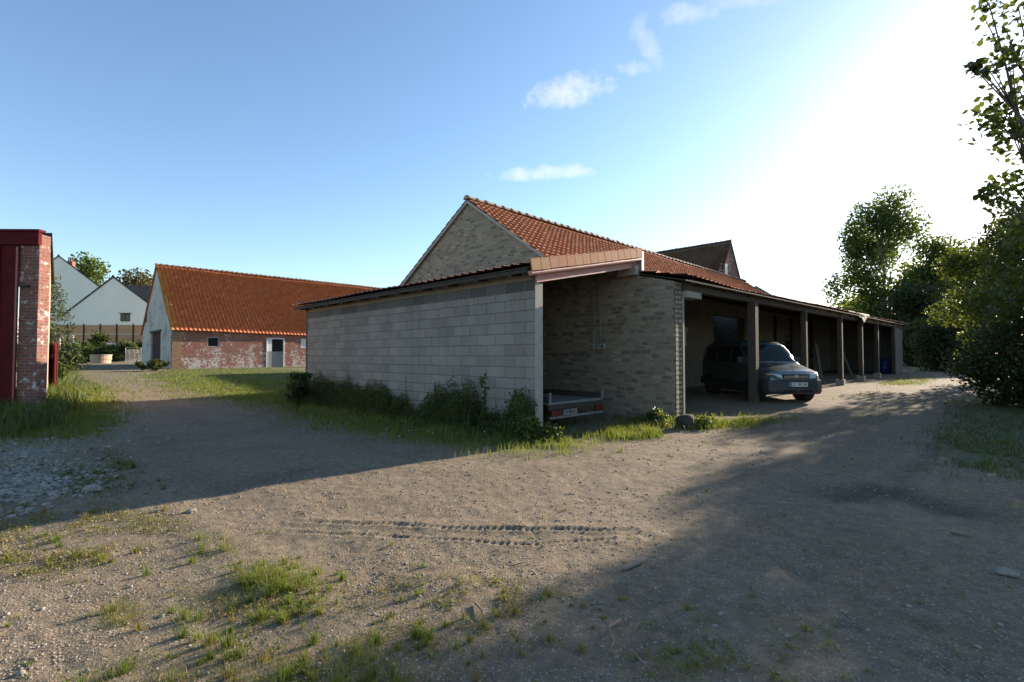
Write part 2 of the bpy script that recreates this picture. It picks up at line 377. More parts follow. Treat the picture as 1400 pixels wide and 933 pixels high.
# ---------------------------------------------------------------- camera, sun, sky
cam = bpy.data.cameras.new('camera'); co_ = bpy.data.objects.new('camera', cam); COL.objects.link(co_)
cam.sensor_width = 36; cam.lens = F/1400*36; cam.clip_end = 5000; cam.clip_start = .05
co_.location = (0, 0, H); co_.rotation_euler = (math.pi/2+PITCH, 0, 0); SC.camera = co_
SUN_AZ, SUN_EL = math.radians(51), math.radians(17.3)
sd = V(math.sin(SUN_AZ)*math.cos(SUN_EL), math.cos(SUN_AZ)*math.cos(SUN_EL), math.sin(SUN_EL))
sl = bpy.data.lights.new('sun', 'SUN'); sl.energy = 5.0; sl.angle = math.radians(.55); sl.color = (1, .86, .69)
so = bpy.data.objects.new('sun', sl); COL.objects.link(so); so.rotation_euler = sd.to_track_quat('Z', 'Y').to_euler(); so.location = sd*60
SC.view_settings.view_transform = 'Standard'; SC.view_settings.look = 'None'; SC.view_settings.exposure = 1.45; SC.view_settings.gamma = 1
SC.view_settings.use_curve_mapping = False
wd = bpy.data.worlds.new('World'); SC.world = wd; wd.use_nodes = True; nt = wd.node_tree
bg = nt.nodes['Background']; bg.inputs['Strength'].default_value = .1
sk = N(nt, 'ShaderNodeTexSky', sky_type='NISHITA', sun_disc=False); sk.sun_elevation = SUN_EL; sk.sun_rotation = SUN_AZ
sk.altitude = 0; sk.air_density = 1.0; sk.dust_density = .36; sk.ozone_density = 2.2
tc = N(nt, 'ShaderNodeTexCoord'); gen = tc.outputs['Generated']
def dirpx(px, py):
    a, b, c = ray(px, py); return Vector((float(a), float(b), float(c))).normalized()
dn = N(nt, 'ShaderNodeTexNoise'); dn.inputs['Scale'].default_value = 26; dn.inputs['Detail'].default_value = 6; dn.inputs['Roughness'].default_value = .62; L(nt, gen, dn.inputs['Vector'])
cl = None
for (px, py, la, lb, ang, dens) in ((776,127,54,20,-14,1.),(746,237,74,10,-3,1.),(868,94,20,9,5,.8),(888,62,30,11,62,.42),(938,20,36,12,-10,.65),(1015,-2,46,10,-8,.4),(872,34,18,8,-60,.35)):
    c = dirpx(px, py); e1 = dirpx(px+20*math.cos(math.radians(ang)), py+20*math.sin(math.radians(ang)))-c; e1 -= c*e1.dot(c); e1.normalize(); e2 = c.cross(e1).normalized()
    cosf = 1/math.sqrt(1+((px-700)/F)**2)
    def dt(v):
        n = N(nt, 'ShaderNodeVectorMath', operation='DOT_PRODUCT'); L(nt, gen, n.inputs[0]); n.inputs[1].default_value = v; return n.outputs['Value']
    a = math_(nt, 'MULTIPLY', dt(e1), F/la/1.05); b = math_(nt, 'MULTIPLY', dt(e2), F/lb/1.05)
    q = math_(nt, 'ADD', math_(nt, 'MULTIPLY', a, a), math_(nt, 'MULTIPLY', b, b))
    f = math_(nt, 'SUBTRACT', 1., q); f = math_(nt, 'ADD', f, math_(nt, 'MULTIPLY', math_(nt, 'SUBTRACT', dn.outputs['Fac'], .52), 3.6))
    f = math_(nt, 'MULTIPLY', ramp(nt, math_(nt, 'MULTIPLY', math_(nt, 'MULTIPLY', f, .6), math_(nt, 'GREATER_THAN', dt(c), .8)), (.0, 0.), (1., 1.)), dens*.72)
    cl = f if cl is None else math_(nt, 'MAXIMUM', cl, f)
sat = N(nt, 'ShaderNodeHueSaturation'); sat.inputs['Saturation'].default_value = 1.04; L(nt, sk.outputs[0], sat.inputs['Color'])
L(nt, mixc(nt, cl, sat.outputs[0], (4.6, 4.5, 4.5)), bg.inputs['Color'])

# ---------------------------------------------------------------- ground sheet
P_LEFT = [(-40,592),(-40,556),(30,552),(62,530),(80,505),(95,492),(112,515),(146,530),(150,541),(163,553),(150,566),(164,578),(140,594),(118,589),(95,601),(60,592)]
P_LAWN = [(190,514),(232,505),(330,503),(418,506),(420,556),(385,552),(330,549),(255,532)]
P_STRIP = [(415,538),(735,592),(775,590),(806,607),(760,611),(690,613),(610,606),(500,588),(410,570),(385,560),(395,548)]
P_PATCH = [(826,590),(845,584),(880,586),(900,597),(868,600),(835,598)]
P_CORN = [(868,568),(930,574),(945,578),(1000,576),(1064,570),(1062,576),(980,588),(930,588),(872,586)]
P_BUSH = [(1255,610),(1290,575),(1300,545),(1460,545),(1460,665),(1380,655),(1300,635)]
P_R1 = [(1205,527),(1225,517),(1275,518),(1262,526)]
P_R2 = [(1135,548),(1180,538),(1232,533),(1190,544)]
P_R3 = [(1150,585),(1190,567),(1245,555),(1225,568),(1175,588)]
P_MID = [(165,518),(190,516),(275,545),(262,556),(215,538)]
P_F1 = [(-40,760),(-40,705),(60,695),(190,690),(240,720),(220,745),(120,775),(30,790)]
P_F2 = [(285,800),(330,778),(400,775),(470,800),(478,830),(400,862),(290,868),(270,835)]
P_F3 = [(120,960),(180,905),(300,895),(420,900),(520,868),(600,885),(560,960)]
P_F4 = [(470,800),(560,770),(660,790),(760,800),(800,840),(700,900),(600,900),(520,850)]
P_F5 = [(880,830),(960,800),(1100,850),(1180,930),(1000,960),(860,920)]
P_F6 = [(230,735),(330,730),(340,762),(260,765)]
P_F7 = [(135,848),(150,828),(190,826),(205,845),(170,860)]
P_SH = [(60,650),(140,612),(190,620),(190,675),(100,672)]
P_FR = [(1370,690),(1460,650),(1460,700),(1400,720)]
GRASS = [(P_LEFT,1.),(P_LAWN,1.),(P_STRIP,.9),(P_PATCH,.9),(P_CORN,.8),(P_BUSH,.8),(P_R1,.8),(P_R2,.35),(P_R3,.35),(P_MID,.5),(P_F1,.55),(P_F2,.55),(P_F3,.5),(P_F4,.45),(P_F5,.35),(P_F6,.5),(P_F7,.8),(P_SH,.55),(P_FR,.5)]
P_RUB = [[(-40,640),(30,612),(90,598),(172,588),(180,596),(110,606),(60,625),(-40,660)],[(-40,690),(-40,655),(60,638),(104,642),(95,664),(50,676),(0,696)]]
def ground_masks(x, y, z):
    px, py = proj(x, y, z); front = y > .5
    sc = np.clip(680/np.maximum(y, .6), 8, 220)
    jx = (fbm(x, y, .55, 3)-.5)*.9*sc*.8; jy = (fbm(x, y, .55, 9)-.5)*.9*sc*.16
    jx = jx+(vn(x, y, .12, 5)-.5)*sc*.35; jy = jy+(vn(x, y, .12, 6)-.5)*sc*.1
    g = np.zeros(np.shape(x))
    for poly, w in GRASS: g = np.maximum(g, np.where(inpoly(px+jx, py+jy, poly), w, 0))
    rb = np.zeros(np.shape(x))
    for poly in P_RUB: rb = np.maximum(rb, np.where(inpoly(px+jx, py+jy, poly), 1., 0))
    far = np.where((np.hypot(x, y) > 40) & (y > 0), 1., 0)*np.where(inpoly(px, py, [(60,489.5),(195,489.5),(240,512),(150,505),(105,512)]), 0, 1)
    rb = rb*sm(.34, .5, fbm(x, y, .5, 71)); g = np.where(front, g, .2); g = np.maximum(g, far*.9)
    return g, np.where(front, rb, 0), px, py
az = np.concatenate([np.arange(-180, -54, 6), np.arange(-54, 54.01, .19), np.arange(60, 181, 6)]); az = np.radians(az)
rr = np.concatenate([[.02, .5, 1.0, 1.4], np.geomspace(1.7, 34, 540), np.geomspace(35, 160, 60), [200, 300, 500, 900, 1600]])
A_, R_ = np.meshgrid(az, rr); gx = np.sin(A_)*R_; gy = np.cos(A_)*R_; gzz = ground(gx, gy)
near = sm(40, 15, R_)
micro = (.035*(fbm(gx, gy, 1.7, 21)-.5)+.022*(fbm(gx, gy, .42, 22)-.5)+.009*(vn(gx, gy, .1, 23)-.5)+.006*(vn(gx,gy,.05,25)-.5)*sm(12, 7, R_))*near
g_, rb_, px_, py_ = ground_masks(gx, gy, gzz)
track = np.zeros_like(gx); ruts = np.zeros_like(gx)
def curve_world(pts):
    x, y, _ = gpx([p[0] for p in pts], [p[1] for p in pts]); return np.stack([x, y], 1)
def seg_dist(P, X, Y):
    best = np.full(X.shape, 1e9); sl_ = np.zeros(X.shape); acc = 0.
    for a, b in zip(P[:-1], P[1:]):
        d = b-a; l = np.hypot(*d); t = np.clip(((X-a[0])*d[0]+(Y-a[1])*d[1])/l**2, 0, 1)
        q = np.hypot(X-a[0]-t*d[0], Y-a[1]-t*d[1]); s = acc+t*l; m = q < best; best = np.where(m, q, best); sl_ = np.where(m, s, sl_); acc += l
    return best, sl_
sel = (np.abs(A_) < math.radians(54)) & (R_ > 1.6) & (R_ < 20)
for pts, wd_, dp, tr in (([(405,714),(480,716),(600,722),(720,727),(870,724)], .032, .012, 1), ([(400,727),(500,732),(620,741),(740,745),(870,736)], .032, .012, 1),
                         ([(408,721),(490,725),(610,732),(730,736),(870,730)], .13, .008, 0),
                         ([(1050,800),(1150,850),(1260,900),(1420,950)], .07, .007, 1), ([(960,720),(1100,790),(1250,850),(1420,900)], .1, .008, 0),
                         ([(1150,690),(1225,650),(1262,615)], .12, .03, 0), ([(1190,695),(1248,650),(1275,612)], .12, .03, 0), ([(200,590),(330,690),(560,840)], .25, .012, 0)):
    P = curve_world(pts); d, s = seg_dist(P, gx[sel]+.12*(vn(gx[sel], gy[sel], .7, 41)-.5), gy[sel]+.1*(vn(gx[sel], gy[sel], .5, 42)-.5)); e = np.exp(-(d/wd_)**2)*sm(0, .5, s)*sm(s.max(), s.max()-.5, s)*(.45+.65*sm(.25, .7, vn(s, d*0, .33, 43)))
    prof = -dp*e+dp*.8*np.exp(-((d-wd_*1.7)/(wd_*.7))**2)
    if tr: prof += .006*e*np.sign(np.sin(s*2*math.pi/.058))+.016*(vn(s, d, .06, 4)-.5)*e
    micro[sel] += prof; ruts[sel] = np.maximum(ruts[sel], e)
for pts, wd_, dp in (([(1000,690),(1120,752),(1260,830),(1420,925)], .05, .006), ([(940,700),(1060,770),(1200,850),(1330,945)], .06, .006), ([(1080,690),(1200,750),(1330,815),(1440,870)], .05, .007), ([(420,690),(640,680),(860,668),(1060,640),(1240,590)], .22, .006),
                     ([(420,650),(640,645),(860,636),(1040,612),(1200,575)], .2, .006), ([(330,600),(230,560),(170,530)], .3, .006), ([(480,790),(700,770),(930,740),(1130,690)], .1, .006), ([(1180,720),(1290,790),(1420,850)], .05, .006)):
    P = curve_world(pts); X_ = gx[sel]+.25*(vn(gx[sel], gy[sel], 1.3, 61)-.5); Y_ = gy[sel]+.2*(vn(gx[sel], gy[sel], 1.1, 62)-.5); d, s = seg_dist(P, X_, Y_)
    e = np.exp(-(d/wd_)**2)*sm(0, .8, s)*sm(s.max(), s.max()-.8, s)*(.3+.8*vn(s, d*0, .6, 63)); micro[sel] -= dp*e; ruts[sel] = np.maximum(ruts[sel], e)
P = curve_world([(1150,680),(1200,670),(1240,680),(1300,695)]); d, s = seg_dist(P, gx[sel], gy[sel]); micro[sel] -= .05*np.exp(-(d/.3)**2); damp = np.zeros_like(gx); damp[sel] = np.exp(-(d/.35)**2)
P = curve_world([(360,660),(410,645)]); d, s = seg_dist(P, gx[sel], gy[sel]); damp[sel] = np.maximum(damp[sel], .6*np.exp(-(d/.35)**2))
for (cx, cy, hh, rw) in ((375,800,.03,.3),(350,920,.02,.5)):
    x0, y0, _ = gpx([cx], [cy]); micro += hh*np.exp(-((gx-x0[0])**2+(gy-y0[0])**2)/rw**2*1.)
damp = np.clip(damp+.38*ruts*(.4+.6*vn(gx, gy, .25, 66)), 0, 1)
gzz = gzz+micro
nr_, na_ = gx.shape; i = np.arange(nr_-1)[:, None]*na_+np.arange(na_-1)[None]
q = np.stack([i, i+na_, i+na_+1, i+1], -1).reshape(-1, 4)
m, nt, p = nm('yard gravel'); co = objco(nt)
at_ = lambda n: N(nt, 'ShaderNodeAttribute', attribute_name=n).outputs['Fac']
n1 = noise(nt, co, .9, 5, .65); n2 = noise(nt, co, 9, 6, .7); n3 = noise(nt, co, 70, 3, .7)
base = ramp(nt, n1, (.3, (.145,.108,.069)), (.52, (.205,.157,.104)), (.72, (.27,.214,.146)))
base = mixc(nt, .55, base, ramp(nt, n2, (.3, (.085,.064,.041)), (.55, (.2,.154,.102)), (.75, (.34,.276,.19))))
vo = N(nt, 'ShaderNodeTexVoronoi', feature='F1'); vo.inputs['Scale'].default_value = 55; L(nt, co, vo.inputs['Vector'])
sv = N(nt, 'ShaderNodeSeparateColor'); L(nt, vo.outputs['Color'], sv.inputs[0])
peb = math_(nt, 'MULTIPLY', ramp(nt, vo.outputs['Distance'], (.35, 1.), (.5, 0.)), math_(nt, 'GREATER_THAN', sv.outputs[0], .5))
base = mixc(nt, math_(nt, 'MULTIPLY', peb, .7), base, ramp(nt, sv.outputs[1], (0., (.09,.075,.055)), (.6, (.25,.205,.148)), (1., (.46,.41,.33))))
base = mixc(nt, math_(nt, 'MULTIPLY', at_('damp'), .75), base, (.07,.055,.042))
rubc = ramp(nt, sv.outputs[2], (0., (.1,.088,.07)), (1., (.34,.305,.25)))
base = mixc(nt, math_(nt, 'MULTIPLY', at_('rubble'), ramp(nt, n2, (.3, .55), (.5, .95))), base, rubc)
gcol = ramp(nt, noise(nt, co, 3.5, 5, .7), (.3, (.035,.05,.013)), (.5, (.07,.085,.022)), (.72, (.13,.125,.035)))
gm = ramp(nt, math_(nt, 'ADD', at_('grass'), math_(nt, 'MULTIPLY', math_(nt, 'SUBTRACT', n2, .5), .9)), (.55, 0.), (.95, 1.))
base = mixc(nt, math_(nt, 'MULTIPLY', gm, .85), base, gcol)
L(nt, base, p.inputs['Base Color']); p.inputs['Roughness'].default_value = .95; p.inputs['Specular IOR Level'].default_value = .2
hh = math_(nt, 'ADD', math_(nt, 'MULTIPLY', n2, .7), math_(nt, 'MULTIPLY', n3, .5)); hh = math_(nt, 'ADD', hh, math_(nt, 'MULTIPLY', peb, .35))
bump(nt, p, hh, .8, .022)
M['ground'] = m
go = npmesh('ground', np.stack([gx, gy, gzz], -1).reshape(-1, 3), q, 'ground', attr={'grass': g_.ravel(), 'rubble': rb_.ravel(), 'damp': damp.ravel()}, smooth=True)
tag(go, kind='structure')
_f0 = int(np.searchsorted(np.degrees(az), -54.)); 
def gsurf(x, y):
    """height of the ground sheet incl. its relief (nearest grid vertex)"""
    a = np.degrees(np.arctan2(x, y)); r = np.hypot(x, y); ia = np.clip(np.searchsorted(np.degrees(az), a), 0, na_-1); ir = np.clip(np.searchsorted(rr, r), 0, nr_-1)
    return gzz[ir, ia]

# ---------------------------------------------------------------- stone barn with open cart shed
C = V(3.74, 11.44, 0)
def T(t, z=0, k=0): return C+U*t+W*k+UP*z
RD = V(17.97, 18.5, 0).normalized(); RL = 25.8
EW = V(.725, .688, 0)
EN = V(.688, -.725, 0)           # out of the cart shed's open front
barn = thing('stone_barn', 'long stone barn with red tiled roof and open post fronted cart shed along its side', 'barn')
ow = W*.32
m = MB(); m.prism([T(0,-.4), T(0,3.28), T(3.6,4.19), T(7.46,6.74), T(12.8,3.3), T(12.8,-.4)], ow); m.build('gable_wall', 'stone', barn)
# end face of the gable wall, sunlight painted in as a paler brick skin
m = MB(); m.box(C+U*-.03+W*.004+UP*-.4, U*.0275, W*.31, UP*3.66); m.build('lit_end_face', 'stonelit', barn)
m = MB(); m.box(C+W*.325+U*-.05-UP*.3, U*.12, W*.07, UP*3.3); m.build('door_post', 'paletimber', barn)
# front wall of the barn (back wall of the cart shed)
FW0 = T(3.6)+W*.322
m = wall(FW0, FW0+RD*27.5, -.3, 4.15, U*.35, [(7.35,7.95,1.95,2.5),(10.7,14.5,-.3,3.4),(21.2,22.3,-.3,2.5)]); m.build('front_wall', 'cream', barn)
m = wall(T(12.8)+W*.322, T(12.8)+W*.322+RD*25.5, -.3, 3.3, U*-.35); m.build('rear_wall', 'stone', barn)
e0 = FW0+RD*27.5; m = MB(); m.prism([e0+UP*-.3, e0+UP*4.15, e0+U*3.6+UP*6.7, e0+U*8.9+UP*3.2, e0+U*8.9+UP*-.3], RD*-.3); m.build('end_wall', 'stone', barn)
m = MB(); m.box(FW0+RD*7.2+UP*2.5-U*.012, RD*.95, U*.05, UP*.2); m.build('lintel', 'plaster', barn)
w0 = FW0+RD*7.35
m = wall(w0+UP*1.95-U*.015, w0+RD*.6+UP*1.95-U*.015, 0, .55, U*.07, [(.05,.55,.05,.5)]); win = m.build('window', 'whitepaint', barn)
m = MB(); m.box(w0+UP*2.0+RD*.05+U*.04, RD*.5, UP*.45, U*.01); m.build('pane', 'glass', win)
m = MB(); m.box(FW0+RD*10.5+U*2.2-UP*.3, RD*4.2, UP*4.2, U*.1); m.build('doorway_shade', 'void', barn)  # black sheet behind the doorway, painting the shade within
m = MB()
for k in range(7): m.box(FW0+RD*(21.2+k*.157)+U*.1+UP*.0, RD*.152, UP*2.5, U*.04)
dr = m.build('door', 'browndoor', barn); m = MB(); m.box(FW0+RD*21.02+UP*-.1-U*.02, RD*.15, UP*2.75, U*.1); m.box(FW0+RD*22.33+UP*-.1-U*.02, RD*.15, UP*2.75, U*.1); m.box(FW0+RD*21.02+UP*2.655-U*.02, RD*1.46, UP*.16, U*.1); m.build('door_frame', 'darktimber', dr)
# roofs
R0 = V(-1.4,16.7,6.83)-RD*.18; R1 = R0+RD*(RL+.3); B0 = T(3.65,4.28)-RD*.12; B1 = B0+RD*(RL+.1); BB1 = B0+RD*28.6
E0 = T(-.28,3.36)-W*.05; E1 = C+EW*28.6+EN*.3+UP*3.52
Rb0 = T(13.2,3.15)-RD*.18; Rb1 = Rb0+RD*(RL+.3)
tile_roof('roof', B0, B1, R0, R1, .235, .33, .028, .035, 'redtile', barn, sag=.03, seed=1, wob=.02, stagger=.5, k=4)
tile_roof('lower_roof', E0, E1, B0+U*.05+UP*.02, BB1+U*.05+UP*.02, .235, .33, .028, .035, 'redtile', barn, sag=.05, seed=2, wob=.04, stagger=.5, k=4)
tile_roof('rear_roof', Rb1, Rb0, R1, R0, .235, .33, .03, .035, 'redtile', barn, seed=3, k=4)
ridge_tiles('ridge_tiles', R0+UP*.05, R1+UP*.05, .13, .42, 'ridge', barn)
m = MB(); 
vd = (B0-R0).normalized()
m.box(R0-RD*.01-UP*.13+RD*.02, (B0-R0)*1.0, RD*.07, UP*.09); m.box(R0-UP*.13+RD*.01, (Rb0-R0), RD*.07, UP*.09); m.build('verge_mortar', 'plaster', barn)
def slab(name, a, b, c, d, th, mat, parent, off=-.05):
    m = MB(); m.prism([Vector(p)+UP*off for p in (a, b, c, d)], UP*-th); return m.build(name, mat, parent)
slab('roof_deck', E0+EW*.05, E1-EW*.05, BB1, B0+RD*.1, .03, 'darktimber', barn, -.07)
slab('roof_deck', B0+RD*.2, B1, R1, R0+RD*.2, .03, 'darktimber', barn, -.1)
slab('roof_deck', Rb0+RD*.2, Rb1, R1, R0+RD*.2, .03, 'darktimber', barn, -.1)
POSTS = [(1030,14.38),(1100,17.65),(1149,20.75),(1177,23.2),(1199,25.6),(1222,28.6)]
prev = None
def along(k): return C+EW*k
PK = []
for px, Y in POSTS:
    b = at(px, 487, Y); x, y = b.x, b.y; k = (V(x, y, 0)-C).dot(EW); PK.append(k); z = gz(x, y); tz = 3.08+.006*k
    w = .11 if k < 6 else .085 if k < 20 else .08; lean = random.uniform(-.02, .02)
    m = MB(); o = V(x, y, z-.1); m.prism([o-EW*w-EN*w, o+EW*w-EN*w, o+EW*w+EN*w, o-EW*w+EN*w], UP*(tz-z+.1)+EW*lean)
    po = m.build('post', 'timber', barn, bevel=.012)
    if px in (1149, 1177, 1199):
        m = MB(); m.prism([o-EW*.14-EN*.14, o+EW*.14-EN*.14, o+EW*.14+EN*.14, o-EW*.14+EN*.14], UP*.34); m.build('footing', 'plaster', po, bevel=.04)
m = MB(); a = along(.35); ks = [.35]+PK+[28.2]
for k0, k1 in zip(ks[:-1], ks[1:]):
    a, b = along(k0), along(k1); m.box(a+UP*(3.083+.006*k0)-EN*.1, b-a+UP*(.006*(k1-k0)), EN*.2, UP*.24)
m.build('eave_beam', 'timber', barn)
m = MB(); m.box(along(.36)+UP*2.93-EN*.16, EW*.72, EN*.3, UP*.148); m.build('beam_bracket', 'paletimber', barn, bevel=.01)
m = MB(); m.box(along(.4)+UP*3.35+EN*.16, EW*27.7+UP*.16, EN*.03, UP*.0+V(0,0,-.11)); m.build('fascia_board', 'darktimber', barn)
for k in range(18):
    a = along(.8+k*1.6); b = T(3.6)+W*.35+RD*(1.2+k*1.53); m = MB(); m.box(a+UP*(3.335+.004*k)+EN*.15, (b-a)*.985-EN*.15+UP*.70, RD*.08, UP*-.0+V(0,0,-.12)); m.build('rafter', 'darktimber', barn)
m = MB(); a, b = along(25.15), along(28.15); n = 22
for k in range(n):
    p0, p1 = a.lerp(b, k/n), a.lerp(b, (k+1)/n); off = EN*(.03 if k % 2 else 0.); m.box(p0+off+UP*.1, (p1-p0)*.999, EN*-.02, UP*3.12)
m.build('sheet_panel', 'sheet', barn)
m = MB(); m.prism([b+UP*.1, b+UP*3.4, b-EN*3.9+UP*4.2, b-EN*3.9+UP*.1], EW*.03); m.build('sheet_panel', 'sheet', barn)
tmpq = b-EN*3.85; fwe = FW0+RD*27.45; m = MB(); m.box(tmpq+UP*-.1, fwe-tmpq, UP*4.28, U*.04); m.build('sheet_panel', 'sheet', barn)
for k in range(4): 
    a = FW0+RD*(16+k*3.0)-U*.14+UP*-.1; m = MB(); m.box(a, RD*.13, U*.13, UP*3.9); m.build('wall_post', 'darktimber', barn)
m = MB(); m.box(FW0+RD*15-U*.11+UP*1.5, RD*12, U*.1, UP*.12); m.build('wall_rail', 'darktimber', barn)
# switch boxes and conduit on the gable wall
for k in range(3):
    b = T(2.32-k*.16, 1.74)-W*.07; m = MB(); m.box(b, U*-.11, W*.068, UP*.12); s_ = m.build('switch_box', 'plaster', barn, bevel=.008)
    m = MB(); m.box(b+U*-.035+UP*.03-W*.012, U*-.04, W*.0115, UP*.06); m.build('switch', 'darktimber', s_)
m = MB()
for s in (.05, .26): m.tube([T(2.3-s, 1.86)-W*.03, T(2.3-s, 3.35)-W*.03], .014, 6)
m.tube([T(2.3, 1.62)-W*.02, T(4.6, 1.6)-W*.02], .012, 6); m.build('conduit', 'sheet', barn)

# ---------------------------------------------------------------- grey block lean-to
A = V(.44, 9.57, 0); LL = 10.65; LW = 3.65
lean = thing('block_lean_to', 'grey concrete block lean-to with faded red fascia over its open end', 'shed')
th = W*.22
m = MB(); m.box(A+UP*-.4, U*LL, th, UP*3.22); bw = m.build('block_wall', 'block', lean)
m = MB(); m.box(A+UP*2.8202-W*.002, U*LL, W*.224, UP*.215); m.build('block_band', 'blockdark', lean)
m = MB(); m.box(A+UP*3.0354, U*LL, th, UP*.26); m.build('wall_top', 'infill', lean)
m = MB(); m.box(A+U*-.012+W*.003+UP*-.4, U*.0115, W*.214, UP*3.37); m.build('pillar_face', 'plaster', lean)
m = MB(); m.prism([A+U*LL+UP*-.4, A+U*LL+UP*3.3, A+U*LL+W*LW+UP*4.02, A+U*LL+W*LW+UP*-.4], U*-.2); m.build('rear_wall', 'block', lean)
sl_ = .205
L0 = A-W*.33-U*.16+UP*3.285; L1 = A-W*.33+U*(LL+.4)+UP*3.285; T0 = A+W*(LW-.03)-U*.16+UP*(3.285+sl_*(LW+.3)); T1 = T0+U*(LL+.56)
tile_roof('roof', L1, L0, T1, T0, .25, .34, .03, .03, 'leantile', lean, seed=5, sag=.015, wob=.012)
slab('roof_deck', L0+U*.03+W*.02, L1-U*.03+W*.02, T1, T0+U*.03, .025, 'darktimber', lean, -.055)
m = MB(); m.box(L0+W*.03-UP*.16+U*.08, U*(LL+.35), W*.025, UP*.07); m.build('eave_board', 'darktimber', lean)
for k in range(11):
    a = A-W*.3+U*(.35+k*1.0)+UP*3.06; m = MB(); m.box(a+UP*.02, W*(LW+.25)+UP*(sl_*(LW+.25)), U*.07, UP*.12); m.build('rafter', 'darktimber', lean)
ws = (W+UP*sl_).normalized(); wn_ = (UP-W*sl_).normalized(); vt = MB(); n = 15; tot = (T0-L0).length
for k in range(n):
    ln = tot/n; o = L0+ws*(k*ln)-U*.03+wn_*random.uniform(-.006, .006); bow = .012; j = ws*random.uniform(-.004,.004)
    p = [o+j+wn_*-.145, o+j+ws*(ln*.95)+wn_*-.15, o+j+ws*(ln*.95)+wn_*.055, o+j+ws*(ln*.5)+wn_*.07, o+j+wn_*.058]
    vt.prism(p, -U*.03); b4 = len(vt.v)
    vt.prism([o+j+wn_*.06-U*.03, o+j+ws*(ln*.95)+wn_*.057-U*.03, o+j+ws*(ln*.95)+wn_*.06+U*.16, o+j+wn_*.065+U*.16], wn_*.02)
vt.uv = [(k//54+.5, .5) for k in range(len(vt.uv))]
vt.build('verge_tiles', 'verge', lean, bevel=.012)
m = MB(); m.box(L0+W*.0-U*.0+wn_*-.225+U*.02, ws*(tot*.99), U*.04, wn_*.075); m.build('verge_board', 'pinkpaint', lean, bevel=.008)
m = MB(); m.tube([L0-U*.0+wn_*-.19, L0+ws*(tot*.99)-U*.0+wn_*-.19], .045, 8); m.build('verge_gutter', 'pinkpaint', lean)
fa = A+W*.0+UP*2.965-U*.06; m = MB(); m.box(fa, W*(LW-.02)+UP*(sl_*LW), U*.045, UP*.21); m.build('fascia_beam', 'pinkpaint', lean, bevel=.006)
m = MB(); m.box(fa+UP*.0+U*.05, W*(LW-.05)+UP*(sl_*LW), U*.12, UP*.2); m.build('fascia_back', 'darktimber', lean)
e = A+W*(LW-.02)+UP*(2.96+sl_*LW); m = MB(); m.box(e+U*-.14-W*.2-UP*.2, W*.16, U*.5, UP*.23); m.build('purlin_end', 'paletimber', lean, bevel=.01)
m = MB(); m.box(e+UP*-.12-U*.2+W*.002, W*.02, U*.22, UP*.5); m.box(e+UP*-.12-U*.2+W*.0225, W*.07, U*.015, UP*.5); m.build('zinc_flashing', 'zinc', lean)

# ---------------------------------------------------------------- distant wing behind the stone barn
wing = thing('dark_roofed_wing', 'taller brick wing with dark tiled roof rising beyond the stone barn', 'building')
gp = at(998, 330, 41.0); q0 = V(gp.x, gp.y, 0); hw, ez = 4.6, 4.2
m = MB(); m.prism([q0-W*hw+UP*-.3, q0-W*hw+UP*ez, q0+UP*(gp.z-.15), q0+W*hw+UP*ez, q0+W*hw+UP*-.3], U*.3); m.build('gable_wall', 'hangarbrick', wing)
a = q0-W*(hw+.25)+UP*(ez-.3)-U*.1; r = q0+UP*gp.z-U*.1
tile_roof('roof', a+U*13, a, r+U*13, r, .24, .33, .03, .03, 'darktile', wing, seed=8, k=4, sag=.05)
b = q0+W*(hw+.25)+UP*(ez-.3)-U*.1; tile_roof('rear_roof', b, b+U*13, r, r+U*13, .24, .33, .03, .03, 'darktile', wing, seed=9, k=4)
ridge_tiles('ridge_tiles', r+UP*.05, r+U*13+UP*.05, .14, .4, 'darktile', wing)
m = MB(); m.box(q0-W*1.15+UP*(gp.z-4.2)-U*.03, W*.5, UP*2.2, U*.028); m.build('shutter', 'whitepaint', wing)
m = MB(); m.box(q0-W*hw+U*.3+UP*-.3, U*12.5, W*.3, UP*(ez+.1)); m.build('side_wall', 'stone', wing)

# ---------------------------------------------------------------- red brick barn
rb = thing('red_brick_barn', 'low whitewash flaked brick barn with steep orange pantile roof beyond the lawn', 'barn')
K = at(235, 487, 34.0); K = V(K.x, K.y, 0); D = W; G = U; hw = 5.6; Lb = 33; ez = 3.42; rz = 8.55
m = wall(K, K+D*Lb, -.2, ez, G*.4, [(2.1,2.85,2.2,2.92),(6.1,7.45,.3,2.95),(8.75,9.45,2.22,2.95)]); m.build('front_wall', 'redbrick', rb)
m = MB(); m.box(K-D*.004+G*-.012+UP*-.2, D*.55, G*.0115, UP*(ez+.15)); m.build('corner_quoin', 'yellowbrick', rb)
gw = MB(); dw = (3.8, 7.5); z0 = -.2
gw.prism([K+UP*z0+G*.4, K+G*dw[0]+UP*z0, K+G*dw[0]+UP*3.35, K+G*dw[1]+UP*3.35, K+G*dw[1]+UP*z0, K+G*(2*hw)+UP*z0, K+G*(2*hw)+UP*ez, K+G*hw+UP*(rz-.12), K+UP*(ez-.05), K+G*.0+UP*z0][1:], D*.35)
gw.build('gable_wall', 'whitewash', rb)
m = MB()
for k in range(8): m.box(K+G*(3.81+k*.46)+D*.12+UP*.3, G*.45, D*.05, UP*3.04)
gd = m.build('gable_door', 'browndoor', rb); m = MB(); m.box(K+G*3.5+UP*3.355-D*.05, G*4.3, D*.3, UP*.16); m.build('lintel', 'darktimber', gd)
m = MB(); m.box(K+G*9.4+UP*4.3-D*.02, G*.5, UP*.7, D*.018); m.build('gable_hatch', 'darktimber', rb)
